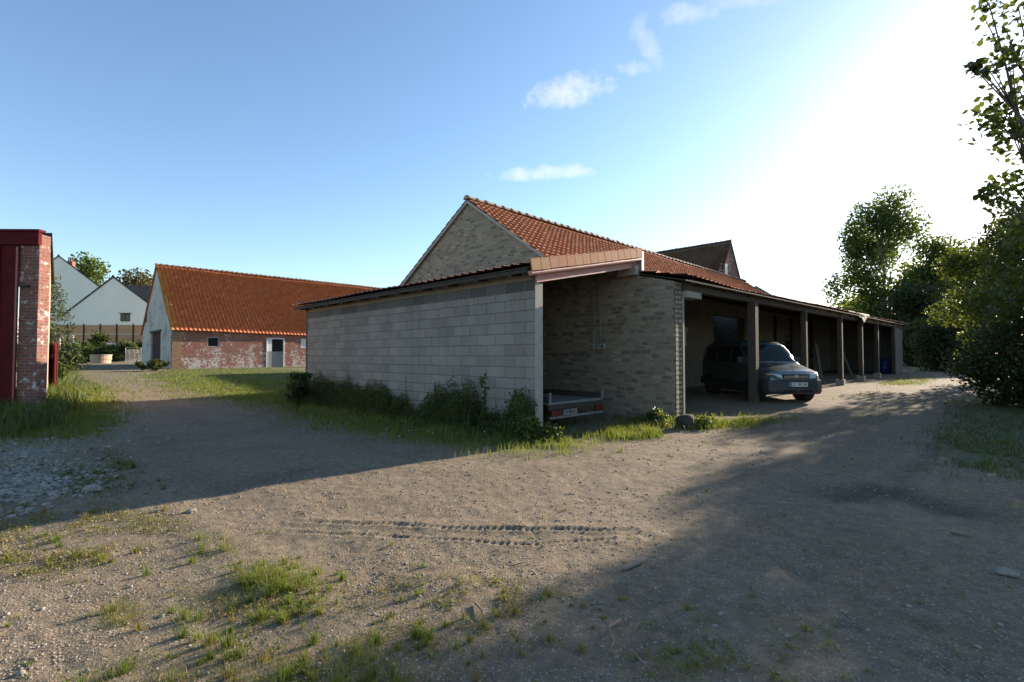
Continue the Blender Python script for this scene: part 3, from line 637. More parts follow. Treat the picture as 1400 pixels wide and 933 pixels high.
lo0 = K-G*.25-D*.12+UP*(ez-.12); lo1 = lo0+D*(Lb+.2); r0 = K+G*hw-D*.12+UP*rz; r1 = r0+D*(Lb+.2); bk0 = K+G*(2*hw+.25)-D*.12+UP*(ez-.12); bk1 = bk0+D*(Lb+.2)
tile_roof('roof', lo0, lo1, r0, r1, .265, .34, .031, .022, 'pantile', rb, seed=11, sag=.06, wob=.05)
tile_roof('rear_roof', bk1, bk0, r1, r0, .265, .34, .045, .03, 'pantile', rb, seed=12, k=4)
ridge_tiles('ridge_tiles', r0+UP*.04, r1+UP*.04, .15, .38, 'ridge', rb)
slab('roof_deck', lo0.lerp(r0,.07)+D*.3, lo1.lerp(r1,.07), r1, r0+D*.3, .03, 'darktimber', rb, -.34); slab('roof_deck', bk0+D*.3, bk1, r1, r0+D*.3, .03, 'darktimber', rb, -.12)
def small_window(s0, s1, za, zb, glass='void', fr='paletimber'):
    w0 = K+D*s0+G*.02; f = wall(w0+UP*za, w0+UP*za+D*(s1-s0), 0, zb-za, G*.1, [(.06,s1-s0-.06,.06,zb-za-.06)]).build('window', fr, rb)
    m = MB(); m.box(w0+UP*za+D*.06+G*.06, D*(s1-s0-.12), UP*(zb-za), G*.02); m.build('pane', glass, f)
small_window(2.1, 2.85, 2.2, 2.92, 'void', 'plaster'); small_window(8.75, 9.45, 2.22, 2.95, 'whitepaint', 'whitepaint')
d0 = K+D*6.1-G*.03
m = MB(); m.box(d0+UP*.3, D*.07, G*.2, UP*2.65); m.box(d0+D*1.28+UP*.3, D*.07, G*.2, UP*2.65); m.box(d0+D*.07+UP*2.87, D*1.21, G*.2, UP*.08); f = m.build('door', 'whitepaint', rb)
m = MB()
for k in range(6): m.box(d0+D*(.072+k*.2)+G*.09+UP*.4, D*.195, G*.04, UP*1.5)
m.build('lower_leaf', 'greydoor', f)
m = MB(); m.box(d0+D*.075+G*.09+UP*1.91, D*.36, G*.04, UP*.955); m.build('upper_leaf', 'whitepaint', f)
m = MB(); m.box(d0+D*.44+G*.15+UP*1.91, D*.84, G*.02, UP*.955); m.build('opening', 'void', f)  # black sheet painted as the shade of the open upper half
wall(K+G*(2*hw)+D*.35, K+G*(2*hw)+D*Lb, -.2, ez, G*-.4).build('rear_wall', 'whitewash', rb)

# ---------------------------------------------------------------- brick hangar with red metal doors (left edge)
hg = thing('red_metal_hangar', 'brick hangar with dark red sliding metal doors and red fascia', 'hangar')
Kh = at(50, 487, 12.6); Kh = V(Kh.x, Kh.y, 0); hd = V(-.66, .751, 0); hl = V(-.966, .26, 0); hl = V(-1, -.02, 0)
m = MB(); m.box(Kh+UP*-.2, hl*.47, V(0,.3,0), UP*4.86); m.build('brick_pier', 'hangarbrick', hg)
sw = MB(); k1 = Kh+hd*8; sw.prism([Kh+UP*-.2+V(0,.3,0)+V(-.02,0,0), Kh+UP*4.62+V(0,.3,0)+V(-.02,0,0), k1+UP*4.2, k1+UP*-.2], V(-.3,-.02,0)); sw.build('side_wall', 'sidebrick', hg)
m = MB(); m.prism([Kh+UP*4.68+V(.05,.28,0), k1+UP*4.26+V(.05,.1,0), k1+UP*4.34+V(.05,.1,0), Kh+UP*4.76+V(.05,.28,0)], V(-.5,0,0)); m.build('verge_strip', 'darktimber', hg)
m = MB(); m.box(Kh+V(.06,-.1,4.37), hl*4.2, V(0,.09,0), UP*.36); m.box(Kh+V(.09,-.13,4.695), hl*4.2, V(0,.2,0), UP*.06); m.build('fascia', 'redpaint', hg)
m = MB()
for k in range(9):
    a = Kh+hl*(.55+k*.42)+V(0,-.02,0); m.box(a+UP*.02, hl*.36, V(0,.03,0), UP*4.33); m.box(a+hl*.362+UP*.02+V(0,.015,0), hl*.056, V(0,.03,0), UP*4.33)
dm = m.build('door_panel', 'redpaint', hg)
m = MB()
for s in (.47, .98): m.box(Kh+hl*s+V(0,-.07,.02), hl*.05, V(0,.045,0), UP*4.3)
m.build('door_rail', 'redlight', dm)
m = MB(); m.box(Kh+hl*.2+V(0,-.1,3.3), hl*.25, V(0,.09,0), UP*.05); m.build('door_stop', 'darktimber', hg)
m = MB(); m.prism([Kh+V(-.02,.3,4.63), Kh+hl*6+V(0,.3,4.63), k1+hl*6+UP*4.2, k1+UP*4.2], UP*.05); m.build('roof', 'slate', hg)
# rust-red metal gate leaf beside it
gt = thing('metal_gate_leaf', 'rust red metal gate leaf standing open past the brick hangar', 'gate')
b = at(58, 500, 19.2); e = at(79.5, 500, 17.8); b = V(b.x, b.y, gz(b.x, b.y)); e = V(e.x, e.y, b.z); dd = e-b; nn = V(dd.y, -dd.x, 0).normalized()
m = MB(); n = 9
for k in range(n): m.box(b+dd*(k/n)+nn*(.02 if k % 2 else 0)+UP*.15, dd*(1/n*.999), nn*.03, UP*1.62)
m.build('panel', 'rust', gt); m = MB(); m.box(e-dd*.06+UP*.0+nn*.06, dd*.09, nn*.04, UP*1.72); m.build('frame_post', 'redlight', gt); m = MB(); m.box(b+UP*.1+nn*.06, dd*.05, nn*.04, UP*1.6); m.build('frame_post', 'redlight', gt)
m = MB(); m.box(b+dd*.1+nn*.06+UP*1.2, dd*.7, nn*.02, UP*.16); m.build('cross_bar', 'zinc', gt)

# ---------------------------------------------------------------- white houses, fence, well
def house(label, apx, Y, lpx, rpx, depth, chim=()):
    h = thing('white_house', label, 'house'); ap = at(apx[0], apx[1], Y); lf = at(lpx[0], lpx[1], Y); rt = at(rpx[0], rpx[1], Y); zg = 1.0
    dv = V((apx[0]-700)/F-.03, 1, 0).normalized()
    m = MB(); m.prism([V(lf.x, Y, zg), lf, ap, rt, V(rt.x, Y, zg)], dv*.3); m.build('gable_wall', 'render', h)
    m = MB(); m.box(V(lf.x, Y, zg)+dv*.3, dv*depth, V(.3,0,0), UP*(lf.z-zg)); m.build('side_wall', 'render', h)
    m = MB(); m.box(V(rt.x-.3, Y, zg)+dv*.3, dv*depth, V(.3,0,0), UP*(rt.z-zg)); m.build('side_wall', 'render', h)
    for s, q in ((-1, lf), (1, rt)):
        d = (q-ap); nrm = V(-d.z, 0, d.x); nrm = nrm if nrm.z > 0 else -nrm; nrm.normalize(); n = 26; m = MB()
        m.prism([ap-dv*.12+nrm*.02, q+d*.06-dv*.12+nrm*.02, q+d*.06-dv*.12+nrm*.2, ap-dv*.12+nrm*.2], dv*(depth+.4)); m.build('roof', 'slate', h)
    m = MB(); m.tube([ap+UP*.2-dv*.15, ap+UP*.2+dv*(depth)], .16, 8); m.build('ridge_tiles', 'slate', h)
    for (cx, cy, dy, pots) in chim:
        c = at(cx, cy, Y+dy); m = MB(); m.box(c+V(-.55,-.35,-3.2), V(1.1,0,0), V(0,.7,0), UP*3.2); ch = m.build('chimney', 'redbrick', h)
        for k in range(pots): 
            m = MB(); m.lathe(c+V(-.38+k*.76/max(1,pots-1),0,0), [(.16,0),(.12,.1),(.11,.75),(.15,.8)], 10); m.build('pot', 'rust', ch)
    return h
house('white rendered house gable with several red chimney pots', (80,351), 84, (40,378), (150,404), 12, ((97,358,7,3),(63,359,9,2)))
h2 = house('white rendered house gable above the brown fence with a small window', (154.5,380), 66, (86,432), (208,420), 11)
w = at(165, 437.5, 65.97); wm = wall(w+V(0,0,-.2), w+V(1.2,0,-.2), 0, 1.0, V(0,-.05,0), [(.08,.56,.08,.92),(.64,1.12,.08,.92)]).build('window', 'darktimber', h2)
m = MB(); m.box(w+V(.05,-.02,-.15), V(1.1,0,0), V(0,.01,0), UP*.9); m.build('pane', 'glass', wm)
m = MB(); m.box(w+V(-.15,-.2,.83), V(1.5,0,0), V(0,.2,0), UP*.08); m.build('window_hood', 'rust', h2)
h3 = thing('slate_roofed_house', 'house with a broad dark tiled roof half hidden between white gable and red barn', 'house'); a, b = at(158, 389, 78), at(222, 392, 78)
m = MB(); m.prism([a, b, b+V(0,-5,-4.6), a+V(0,-5,-4.6)], UP*-.15); m.prism([a+V(0,.01,0), b+V(0,.01,0), b+V(0,5,-4.6), a+V(0,5,-4.6)], UP*-.15); m.build('roof', 'darktile', h3)
m = MB(); m.box(a+V(.2,-4.6,-9), (b-a)*.97, V(0,9,0), UP*4.7); m.build('walls', 'render', h3)
fc = thing('panel_fence', 'brown slatted panel fence below the white house', 'fence'); Yf = 52.
f0, f1 = at(70, 444, Yf), at(205, 444, Yf); n = 6; pw = (f1-f0)/n
for k in range(n):
    for half in range(2):
        m = MB()
        for j in range(9): m.box(f0+pw*(k+.02+j*.96/9)+UP*(-1.95+half*.97), pw*(.96/9*.93), V(0,.03,0), UP*.93)
        m.build('panel', 'fence', fc)
for k in range(n+1):
    m = MB(); m.box(f0+pw*k+V(-.06,-.06,-2.6), V(.12,0,0), V(0,.12,0), UP*2.7); m.build('post', 'darktimber', fc)
for k in range(2):
    m = MB(); m.box(f0+UP*(-.05-k*.97)+V(0,-.03,0), (f1-f0), V(0,.028,0), UP*-.06); m.build('rail', 'fence', fc)
wl = thing('round_stone_well', 'low round brick well ring beside the far end of the track', 'well')
x, y, z = at(138, 487, 44.0); z = gz(x, y); 
m = MB(); m.lathe((x, y, z-.3), [(.72,0),(.72,.62),(.76,.63),(.76,.98),(.5,.98),(.48,.5)], 24); m.build('ring', 'sidebrick', wl); m = MB(); m.lathe((x, y, z+.69), [(.8,0),(.8,.08),(.45,.082),(.45,.0)], 24); m.build('coping', 'plaster', wl)
fr = thing('white_goal_frame', 'thin white tube frame like a goal behind the spruce', 'frame'); a, b, c = at(82, 460, 42), at(100, 459, 42), at(100, 472, 42)
m = MB(); m.tube([a, b], .05, 6); m.build('crossbar', 'whitepaint', fr)
for q in (a, b): 
    m = MB(); m.tube([V(q.x, q.y, gz(q.x, q.y)-.1), q], .05, 6); m.build('post', 'whitepaint', fr)
gp_ = thing('wire_gate', 'thin grey wire gate at the far end of the track', 'gate')
a = at(172, 470, 46); b = at(193, 470, 46); za = gz(a.x, a.y); ht = 1.25
m = MB(); 
for k in range(13): p = a.lerp(b, k/12); m.tube([V(p.x, p.y, za+.05), V(p.x, p.y, za+ht)], .008, 4)
m.build('bars', 'zinc', gp_); m = MB(); m.tube([V(a.x, a.y, za-.1), V(a.x, a.y, za+ht+.15), V(b.x, b.y, za+ht+.15), V(b.x, b.y, za-.1)], .03, 6); m.build('gate_frame', 'zinc', gp_)
# ---------------------------------------------------------------- van
M['vanpaint'] = paint('grey green car paint', (.055,.066,.057), .32, .2)
M['carblack'] = plain('black bumper plastic', (.022,.023,.025), (.03,.03,.032), 9, .55, bs=.05)
M['tyre'] = plain('tyre rubber', (.018,.018,.018), (.028,.027,.025), 9, .85, bs=.2)
M['rim'] = plain('steel rim', (.2,.2,.2), (.13,.13,.13), 9, .45, .6, bs=.05)
M['lamp'] = glassmat('clear lamp glass', (.5,.53,.55), .12)
M['lampred'] = glassmat('red lamp glass', (.35,.02,.015), .2); M['lampamber'] = glassmat('amber lamp glass', (.5,.16,.02), .2)
M['plate'] = plain('number plate', (.7,.7,.66), (.62,.62,.58), 9, .45, bs=0); M['plateblue'] = plain('plate band', (.03,.1,.3), None, 9, .5, bs=0)
M['ink'] = plain('plate letters', (.02,.02,.02), None, 9, .6, bs=0); M['chrome'] = plain('chrome', (.6,.6,.6), None, 5, .18, 1., bs=0)
M['cabin'] = plain('cabin green reflection card', (.02,.09,.04), (.015,.05,.025), 4, .4, bs=0)
def text_part(s, name, parent, size, loc, rot, mat='ink'):
    cu = bpy.data.curves.new(name, 'FONT'); cu.body = s; cu.size = size; cu.align_x = 'CENTER'; cu.align_y = 'CENTER'; cu.extrude = .002; cu.offset = .002
    tmp = bpy.data.objects.new(name, cu); me = bpy.data.meshes.new_from_object(tmp); bpy.data.objects.remove(tmp); me.materials.clear(); me.materials.append(M[mat]); t = bpy.data.objects.new(name, me); COL.objects.link(t); t.parent = parent; t.location = loc; t.rotation_euler = rot; return t
van = thing('parked_van', 'dark grey green people carrier van parked nose out under the cart shed roof', 'van')
ST = [ # y, zbottom, ztop, w belt, w top, belt z
 (.02,.40,.66,.60,.56,.60),(.07,.30,.77,.72,.66,.68),(.2,.24,.85,.80,.72,.76),(.45,.22,.93,.845,.74,.82),(.75,.21,1.0,.86,.75,.90),(.98,.21,1.075,.862,.74,.98),
 (1.15,.21,1.23,.862,.71,1.02),(1.4,.21,1.46,.862,.68,1.03),(1.66,.21,1.68,.862,.655,1.03),(1.8,.21,1.735,.862,.655,1.03),(2.2,.21,1.79,.862,.66,1.03),(3.0,.21,1.81,.862,.665,1.04),(3.7,.22,1.79,.86,.66,1.04),(3.98,.26,1.73,.85,.65,1.03),(4.07,.32,1.55,.83,.66,1.0),(4.1,.4,1.1,.8,.7,.9)]
def half(st):
    y, zb, zt, w, wt, bz = st
    return [(0,zb),(w*.9,zb),(w*.985,zb+.1),(w,max(zb+.2,bz*.62)),(w*.992,bz),(wt+.05*(zt-bz > .3)+.02,zt-.09*min(1,(zt-bz)*4)),(wt-.06,zt-.012),(wt*.5,zt+.012),(0,zt+.018)]
ys = np.array([s[0] for s in ST]); yy = np.unique(np.concatenate([np.linspace(.02, 4.1, 72), ys])); dat = np.array(ST)
def stat(y): return [y]+[float(np.interp(y, ys, dat[:, k])) for k in range(1, 6)]
rings = []
for y in yy:
    h = half(stat(y)); rings.append([(x, y, z) for x, z in h]+[(-x, y, z) for x, z in h[-2:0:-1]])
vv = np.array(rings).reshape(-1, 3); nrg = len(rings[0]); i = np.arange(len(yy)-1)[:, None]*nrg+np.arange(nrg)[None]; j = np.arange(len(yy)-1)[:, None]*nrg+(np.arange(nrg)[None]+1) % nrg
body = npmesh('body', vv, np.stack([i, j, j+nrg, i+nrg], -1).reshape(-1, 4), 'vanpaint', van, smooth=True)
bm = MB(); bm.v = [tuple(p) for p in rings[0]]; bm.f = [tuple(range(nrg))]; bm.uv = [(0,0)]*nrg; bm.build('nose_panel', 'vanpaint', van)
bm = MB(); bm.v = [tuple(p) for p in rings[-1]]; bm.f = [tuple(range(nrg))[::-1]]; bm.uv = [(0,0)]*nrg; bm.build('tail_panel', 'vanpaint', van)
def sidep(y, z, s, off=.006):
    y_, zb, zt, w, wt, bz = stat(y); h = half(stat(y)); (x0, z0), (x1, z1) = h[4], h[5]; t = (z-z0)/max(z1-z0, .05); return V(s*(x0+(x1-x0)*t+off), y, z)
def sidewin(poly, s, name, mat, off=.006, th=.004):
    ysr = [p[0] for p in poly]; n = 10; m = MB()
    pts = [sidep(y, z, s, off) for y, z in poly]; m.prism(pts if s > 0 else pts[::-1], V(-s*th,0,0)); return m.build(name, mat, van)
for s in (-1, 1):
    sidewin([(1.28,1.10),(2.02,1.10),(2.02,1.60),(1.68,1.60),(1.5,1.42)], s, 'door_window', 'glass')
    sidewin([(2.14,1.10),(2.90,1.10),(2.90,1.62),(2.14,1.62)], s, 'side_window', 'glass'); sidewin([(3.0,1.12),(3.85,1.12),(3.78,1.60),(3.0,1.62)], s, 'rear_side_window', 'glass')
    for yl in (1.22, 2.08, 2.95):   # shut lines
        m = MB(); pts = [sidep(yl, 1.05, s, .002), sidep(yl+.012, 1.05, s, .002), V(s*.864, yl+.012, .36), V(s*.864, yl, .36)]; m.prism(pts, V(-s*.004,0,0)); m.build('shut_line', 'carblack', van)
    m = MB(); m.prism([V(s*.868,1.2,.52), V(s*.868,3.05,.52), V(s*.868,3.05,.43), V(s*.868,1.2,.43)], V(-s*.02,0,0)); m.build('rub_strip', 'carblack', van)
    m = MB(); m.box(V(s*.855,1.98,.93), V(s*.03,0,0), V(0,-.16,0), V(0,0,.035)); m.build('door_handle', 'carblack', van, bevel=.008)
    m = MB(); m.box(V(s*.80,1.32,1.07), V(s*.2,-.02,0), V(0,.1,0), V(0,0,.2)); m.build('mirror', 'carblack', van, bevel=.035)
    for yc in (.80, 3.47):
        m = MB(); n = 22
        for k in range(n):  # dark wheel arch lip
            a0, a1 = math.pi*k/n, math.pi*(k+1)/n; f = lambda a, r: V(s*.846, yc+r*math.cos(a), .31+r*math.sin(a))
            m.prism([f(a0,.345), f(a1,.345), f(a1,.40), f(a0,.40)], V(s*.03,0,0))
        m.build('wheel_arch', 'carblack', van)
        m = MB(); m.lathe(V(s*.60, yc, .31), [(.355,0),(.355,.262)], 28, V(s,0,0)); m.build('wheel_well', 'void', van)  # black drum painting the shade around the wheel
        m = MB(); m.lathe(V(s*.68, yc, .30), [(.2,0),(.28,.005),(.3,.03),(.3,.16),(.285,.185),(.2,.19)], 28, V(s,0,0)); ty = m.build('wheel', 'tyre', van, smooth=True)
        m = MB(); m.lathe(V(s*.80, yc, .30), [(.02,.05),(.19,.055),(.205,.075),(.06,.06),(.055,.08),(.02,.082)], 24, V(s,0,0)); m.build('rim', 'rim', ty)
# windscreen follows the loft between the pillars
def topring(y, u):
    h = half(stat(y)); ps = [h[5], h[6], h[7], h[8]]; xs = [p[0] for p in ps][::-1]; zs = [p[1] for p in ps][::-1]; x = abs(u)*(h[5][0]-.03); return V(math.copysign(x, u), y, float(np.interp(x, xs, zs)))
nu, nv = 15, 9; g = []
for b in range(nv):
    y = 1.04+(1.60-1.04)*b/(nv-1)
    for a in range(nu): g.append(topring(y, -1+2*a/(nu-1))+V(0,-.006,.007))
i = np.arange(nv-1)[:, None]*nu+np.arange(nu-1)[None]; M['screen'] = glassmat('windscreen glass', (.012,.02,.017), .06); M['screen'].node_tree.nodes['Principled BSDF'].inputs['Specular IOR Level'].default_value = .13
npmesh('windscreen', np.array([tuple(p) for p in g]), np.stack([i, i+1, i+1+nu, i+nu], -1).reshape(-1, 4), 'screen', van, smooth=True)
for s in (-1, 1):
    m = MB(); m.tube([V(s*.1-.12,.99,1.10), V(s*.1+s*.25-.1,1.08,1.195)], .008, 5); m.build('wiper', 'carblack', van)
m = MB(); m.tube([V(0,1.9,1.76), V(0,1.7,2.05)], .006, 5); m.build('aerial', 'carblack', van)
prof = [(-.885,.95),(-.885,.42),(-.86,.2),(-.78,.06),(-.6,-.03),(-.3,-.075),(0,-.085)]; prof += [(-x, y) for x, y in prof[-2::-1]]
m = MB()
for (x0, y0), (x1, y1) in zip(prof[:-1], prof[1:]):
    zz = [(.22,.03),(.30,-.005),(.52,0.),(.60,.02),(.625,.06)]
    for (za, ia), (zb_, ib) in zip(zz[:-1], zz[1:]):
        def q(x, y, z, i): return V(x*(1-i*.6), y+i, z)
        m.poly([q(x0,y0,za,ia), q(x1,y1,za,ia), q(x1,y1,zb_,ib), q(x0,y0,zb_,ib)])
    m.poly([V(x0*(1-.036),y0+.06,.625), V(x1*(1-.036),y1+.06,.625), V(x1*.7,max(y1,.0)+.3,.64), V(x0*.7,max(y0,.0)+.3,.64)])
fb = m.build('front_bumper', 'carblack', van, smooth=True)
m = MB(); m.box(V(-.42,-.088,.27), V(.84,0,0), V(0,.02,0), V(0,0,.07)); m.build('air_intake', 'void', fb)  # flat black slab, the intake's shade put in as colour
m = MB(); m.box(V(-.26,-.105,.44), V(.52,0,0), V(0,.018,0), V(0,0,.11)); pl = m.build('number_plate', 'plate', van, bevel=.004)
m = MB(); m.box(V(-.255,-.108,.443), V(.04,0,0), V(0,.002,0), V(0,0,.104)); m.build('plate_band', 'plateblue', pl)
text_part('CC 395 BK', 'plate_text', pl, .1, (.02,-.107,.493), (math.pi/2,0,0))
m = MB(); m.box(V(-.36,.005,.665), V(.72,0,0), V(0,.06,0), V(0,0,.085)); gr = m.build('grille', 'carblack', van, bevel=.01)
m = MB()
for k in range(2): m.box(V(-.35,-.002,.685+k*.03), V(.7,0,0), V(0,.01,0), V(0,0,.007))
m.build('grille_bars', 'chrome', gr); m = MB()
for k in range(2):
    z = .68+k*.032
    for s in (-1, 1): m.prism([V(0,-.008,z+.035), V(s*.055,-.008,z), V(s*.055,-.008,z+.018), V(0,-.008,z+.053)], V(0,.006,0))
m.build('chevron_emblem', 'chrome', gr)
for s in (-1, 1):
    m = MB(); fr_ = [V(s*.40,.0,.665), V(s*.66,.045,.665), V(s*.755,.16,.685), V(s*.77,.2,.795), V(s*.66,.085,.79), V(s*.42,.035,.765)]; m.prism(fr_, V(0,.08,0)); hlp = m.build('headlight', 'lamp', van, bevel=.006)
    m = MB(); m.prism([V(s*.70,.088,.67), V(s*.757,.158,.69), V(s*.772,.197,.79), V(s*.715,.125,.785)], V(s*.004,-.004,0)); m.build('indicator', 'lampamber', hlp)
    m = MB(); m.box(V(s*.70-.06,4.09,.95), V(.12,0,0), V(0,.03,0), V(0,0,.4)); m.build('tail_lamp', 'lampred', van)
m = MB(); m.box(V(-.84,4.02,.33), V(1.68,0,0), V(0,.14,0), V(0,0,.24)); m.build('rear_bumper', 'carblack', van, bevel=.03)
for k in range(2):
    m = MB(); m.prism([topring(1.0,.0)+V(-.42+k*.84-.004,-.7,-.115), topring(1.0,0)+V(-.42+k*.84+.004,-.7,-.115), topring(1.0,0)+V(-.55+k*1.1+.004,-.05,-.008), topring(1.0,0)+V(-.55+k*1.1-.004,-.05,-.008)], V(0,0,.006)); m.build('bonnet_crease', 'carblack', van)
put(van, (7.98, 13.98, gz(8.0, 15.5)+.005), math.radians(4))

# ---------------------------------------------------------------- trailer in the lean-to bay
M['lampdull'] = glassmat('dull red lamp', (.09,.008,.007), .5); M['amberdull'] = glassmat('dull amber lamp', (.1,.02,.006), .5); M['platedull'] = plain('dusty number plate', (.22,.22,.2), (.17,.17,.15), 9, .6, bs=0)  # trailer lamps in darker tones than the van's
tr = thing('flatbed_trailer', 'low grey flatbed car trailer with red lamps parked inside the block lean-to', 'trailer')
m = MB(); m.box(V(0,0,.52), V(1.86,0,0), V(0,4.2,0), V(0,0,.05)); m.build('deck', 'sheet', tr)
for s in (0, 1.82):
    m = MB(); m.box(V(s,0,.571), V(.04,0,0), V(0,4.2,0), V(0,0,.12)); m.build('side_rail', 'darktimber', tr)
    m = MB(); m.box(V(s-.0,-.045,.57), V(.05,0,0), V(0,.044,0), V(0,0,.2)); m.build('stake', 'sheet', tr)
m = MB(); m.box(V(0,-.02,.42), V(1.86,0,0), V(0,.06,0), V(0,0,.095)); m.build('tail_bar', 'darktimber', tr)
m = MB(); m.box(V(0,-.05,.24), V(1.86,0,0), V(0,.04,0), V(0,0,.05)); m.build('lamp_bar', 'sheet', tr)
for x in (.03, 1.53):
    m = MB(); m.box(V(x,-.07,.30), V(.30,0,0), V(0,.05,0), V(0,0,.115)); lp = m.build('tail_lamp', 'lampdull', tr, bevel=.008)
    m = MB(); m.box(V(x+(.0 if x < 1 else .2),-.073,.303), V(.1,0,0), V(0,.004,0), V(0,0,.109)); m.build('indicator', 'amberdull', lp)
m = MB(); m.box(V(.39,-.075,.30), V(.46,0,0), V(0,.01,0), V(0,0,.11)); tp = m.build('number_plate', 'platedull', tr)
m = MB(); m.box(V(.392,-.077,.302), V(.04,0,0), V(0,.003,0), V(0,0,.106)); m.build('plate_band', 'plateblue', tp)
text_part('8 796 YL', 'plate_text', tp, .09, (.64,-.078,.354), (math.pi/2,0,0))
for x in (-.02, 1.70):
    for yc in (1.7, 2.4):
        m = MB(); m.lathe(V(x, yc, .27), [(.15,0),(.26,.01),(.27,.03),(.27,.15),(.26,.17),(.15,.18)], 22, V(1,0,0)); m.build('wheel', 'tyre', tr, smooth=True)
m = MB(); m.tube([V(.93,4.2,.45), V(.93,5.4,.45)], .05, 8); m.build('drawbar', 'sheet', tr)
put(tr, tuple(A+W*.52+U*.12+UP*(gz(1,10.2)+.03)), math.radians(45))

# ---------------------------------------------------------------- odds and ends in the cart shed and yard
def barrel(loc, label):
    o = thing('blue_barrel', label, 'barrel'); m = MB(); m.lathe((0,0,0), [(.25,0),(.28,.03),(.29,.28),(.3,.3),(.29,.32),(.29,.58),(.3,.6),(.29,.62),(.27,.86),(.2,.9)], 20); m.build('body', 'blue', o, smooth=True)
    m = MB(); m.lathe((0,0,.9), [(.19,0),(.19,.03)], 16); m.build('lid', 'carblack', o); put(o, loc)
x, y, _ = at(1210, 510, 29.6); barrel((x, y, gz(x, y)), 'blue plastic barrel near the far end of the cart shed')
def leaner(name, label, cat, a, b, w, th, mat):
    a, b = Vector(a), Vector(b); d = (b-a).normalized(); s = d.cross(V(.3,-.9,.1)).normalized()*w; m = MB(); m.box(a-s/2, s, d.cross(s).normalized()*th, b-a); o = m.build(name, mat); tag(o, label, cat); return o
b_ = at(1166, 500, 25.4); leaner('leaning_plank', 'pale plank leaning inside the cart shed between two far posts', 'plank', (b_.x, b_.y, gz(b_.x, b_.y)), tuple(at(1152, 481, 26.6)), .16, .04, 'timber')
b_ = at(1124, 500, 21.8); leaner('leaning_board', 'yellowish board standing tilted against the cart shed back wall', 'board', (b_.x, b_.y, gz(b_.x, b_.y)), tuple(at(1116, 470, 23.0)), .2, .04, 'timber')
# torn white sheet under the eave
t0, t1 = at(1154, 425, 21.4), at(1184, 431, 23.7); nx_, nz_ = 16, 7; g = []
for b in range(nz_):
    for a in range(nx_):
        s = a/(nx_-1); t = b/(nz_-1); drop = .62*(.16+.5*math.exp(-((s-.72)/.18)**2)+.15*math.sin(s*17)**2)*t
        p = t0.lerp(t1, s)+EN*(.12+.08*math.sin(s*9+t*3)*t)-UP*drop; g.append(tuple(p))
i = np.arange(nz_-1)[:, None]*nx_+np.arange(nx_-1)[None]; o = npmesh('torn_sheet', np.array(g), np.stack([i, i+1, i+1+nx_, i+nx_], -1).reshape(-1, 4), 'plaster', smooth=True)
o.modifiers.new('thickness', 'SOLIDIFY').thickness = .012; tag(o, 'torn whitish plastic sheet hanging under the cart shed eave', 'sheet')
def rock(name, label, cat, loc, r, sq, mat, seed, kind=None):
    import bmesh
    bm = bmesh.new(); bmesh.ops.create_icosphere(bm, subdivisions=3, radius=1); rs = np.random.default_rng(seed); dirs = rs.normal(size=(9, 3)); dirs /= np.linalg.norm(dirs, axis=1)[:, None]
    for v in bm.verts:
        c = np.array(v.co); f = 1-.22*sum(max(0, c.dot(d)-.62)*1.6 for d in dirs); v.co = Vector((c[0]*r*sq[0]*f, c[1]*r*sq[1]*f, c[2]*r*sq[2]*f))
    me = bpy.data.meshes.new(name); bm.to_mesh(me); bm.free(); me.materials.append(M[mat]); o = bpy.data.objects.new(name, me); COL.objects.link(o); o.location = loc; tag(o, label, cat, kind=kind); return o
x, y, z = gpx([938], [586]); rock('boulder', 'dark rounded boulder at the foot of the stone barn corner', 'boulder', (x[0], y[0], z[0]+.12), .24, (1,.9,.85), 'darktimber', 3)
for px, py, r, lab in ((128,672,.1,'flat pale stone at the edge of the rubble patch'),(1378,785,.06,'grey stone lying in the shade near the right edge'),(262,702,.05,'small pale stone on the sunlit gravel below the shadow tip')):
    x, y, z = gpx([px], [py]); rock('stone', lab, 'stone', (x[0], y[0], float(gsurf(x, y)[0])+r*.25), r, (1.2,.9,.55), 'stonebrown', px)
def stick(name, label, pts, r, mat='drytwig', br=()):
    P = []
    for px, py, h in pts:
        x, y, z = gpx([px], [py]); P.append(V(x[0], y[0], float(gsurf(x, y)[0])+h))
    m = MB(); m.tube(P, [r*(1-.6*k/(len(P)-1)) for k in range(len(P))], 7)
    for k, q in br:
        x, y, z = gpx([q[0]], [q[1]]); m.tube([P[k], V(x[0], y[0], float(gsurf(x, y)[0])+.01)], [r*.7, r*.3], 6)
    o = m.build(name, mat, smooth=True); tag(o, label, 'stick'); return o
stick('fallen_branch', 'forked bare branch lying on the dirt in front of the camera', [(848,853,.02),(832,870,.05),(840,888,.03),(868,902,.02),(890,925,.02)], .009, br=((2,(826,908)),))
stick('twig', 'short curved twig left of the forked branch', [(650,832,.015),(660,845,.02),(662,852,.01)], .008)
stick('twig', 'small dark twig below the pale wood chip', [(812,832,.015),(825,838,.03),(832,839,.01)], .008)
stick('twig', 'pale upright splinter in the shaded gravel right of centre', [(1003,770,.0),(1006,762,.05)], .008)
stick('twig', 'thin straw coloured stalk lying among the foreground herbs', [(700,777,.01),(728,771,.02)], .005)
x, y, z = gpx([853, 880], [780, 768]); m = MB(); a = V(x[0], y[0], float(gsurf(x[:1], y[:1])[0])+.012); b = V(x[1], y[1], float(gsurf(x[1:], y[1:])[0])+.02); s = (b-a).cross(UP).normalized()*.05
m.prism([a-s*.25, a+s*.4, b+s*.7, b+s*.1+(b-a)*.12, b-s*.6], UP*.014); tag(m.build('wood_chip', 'drytwig'), 'pale split piece of wood lying in the shade', 'wood')
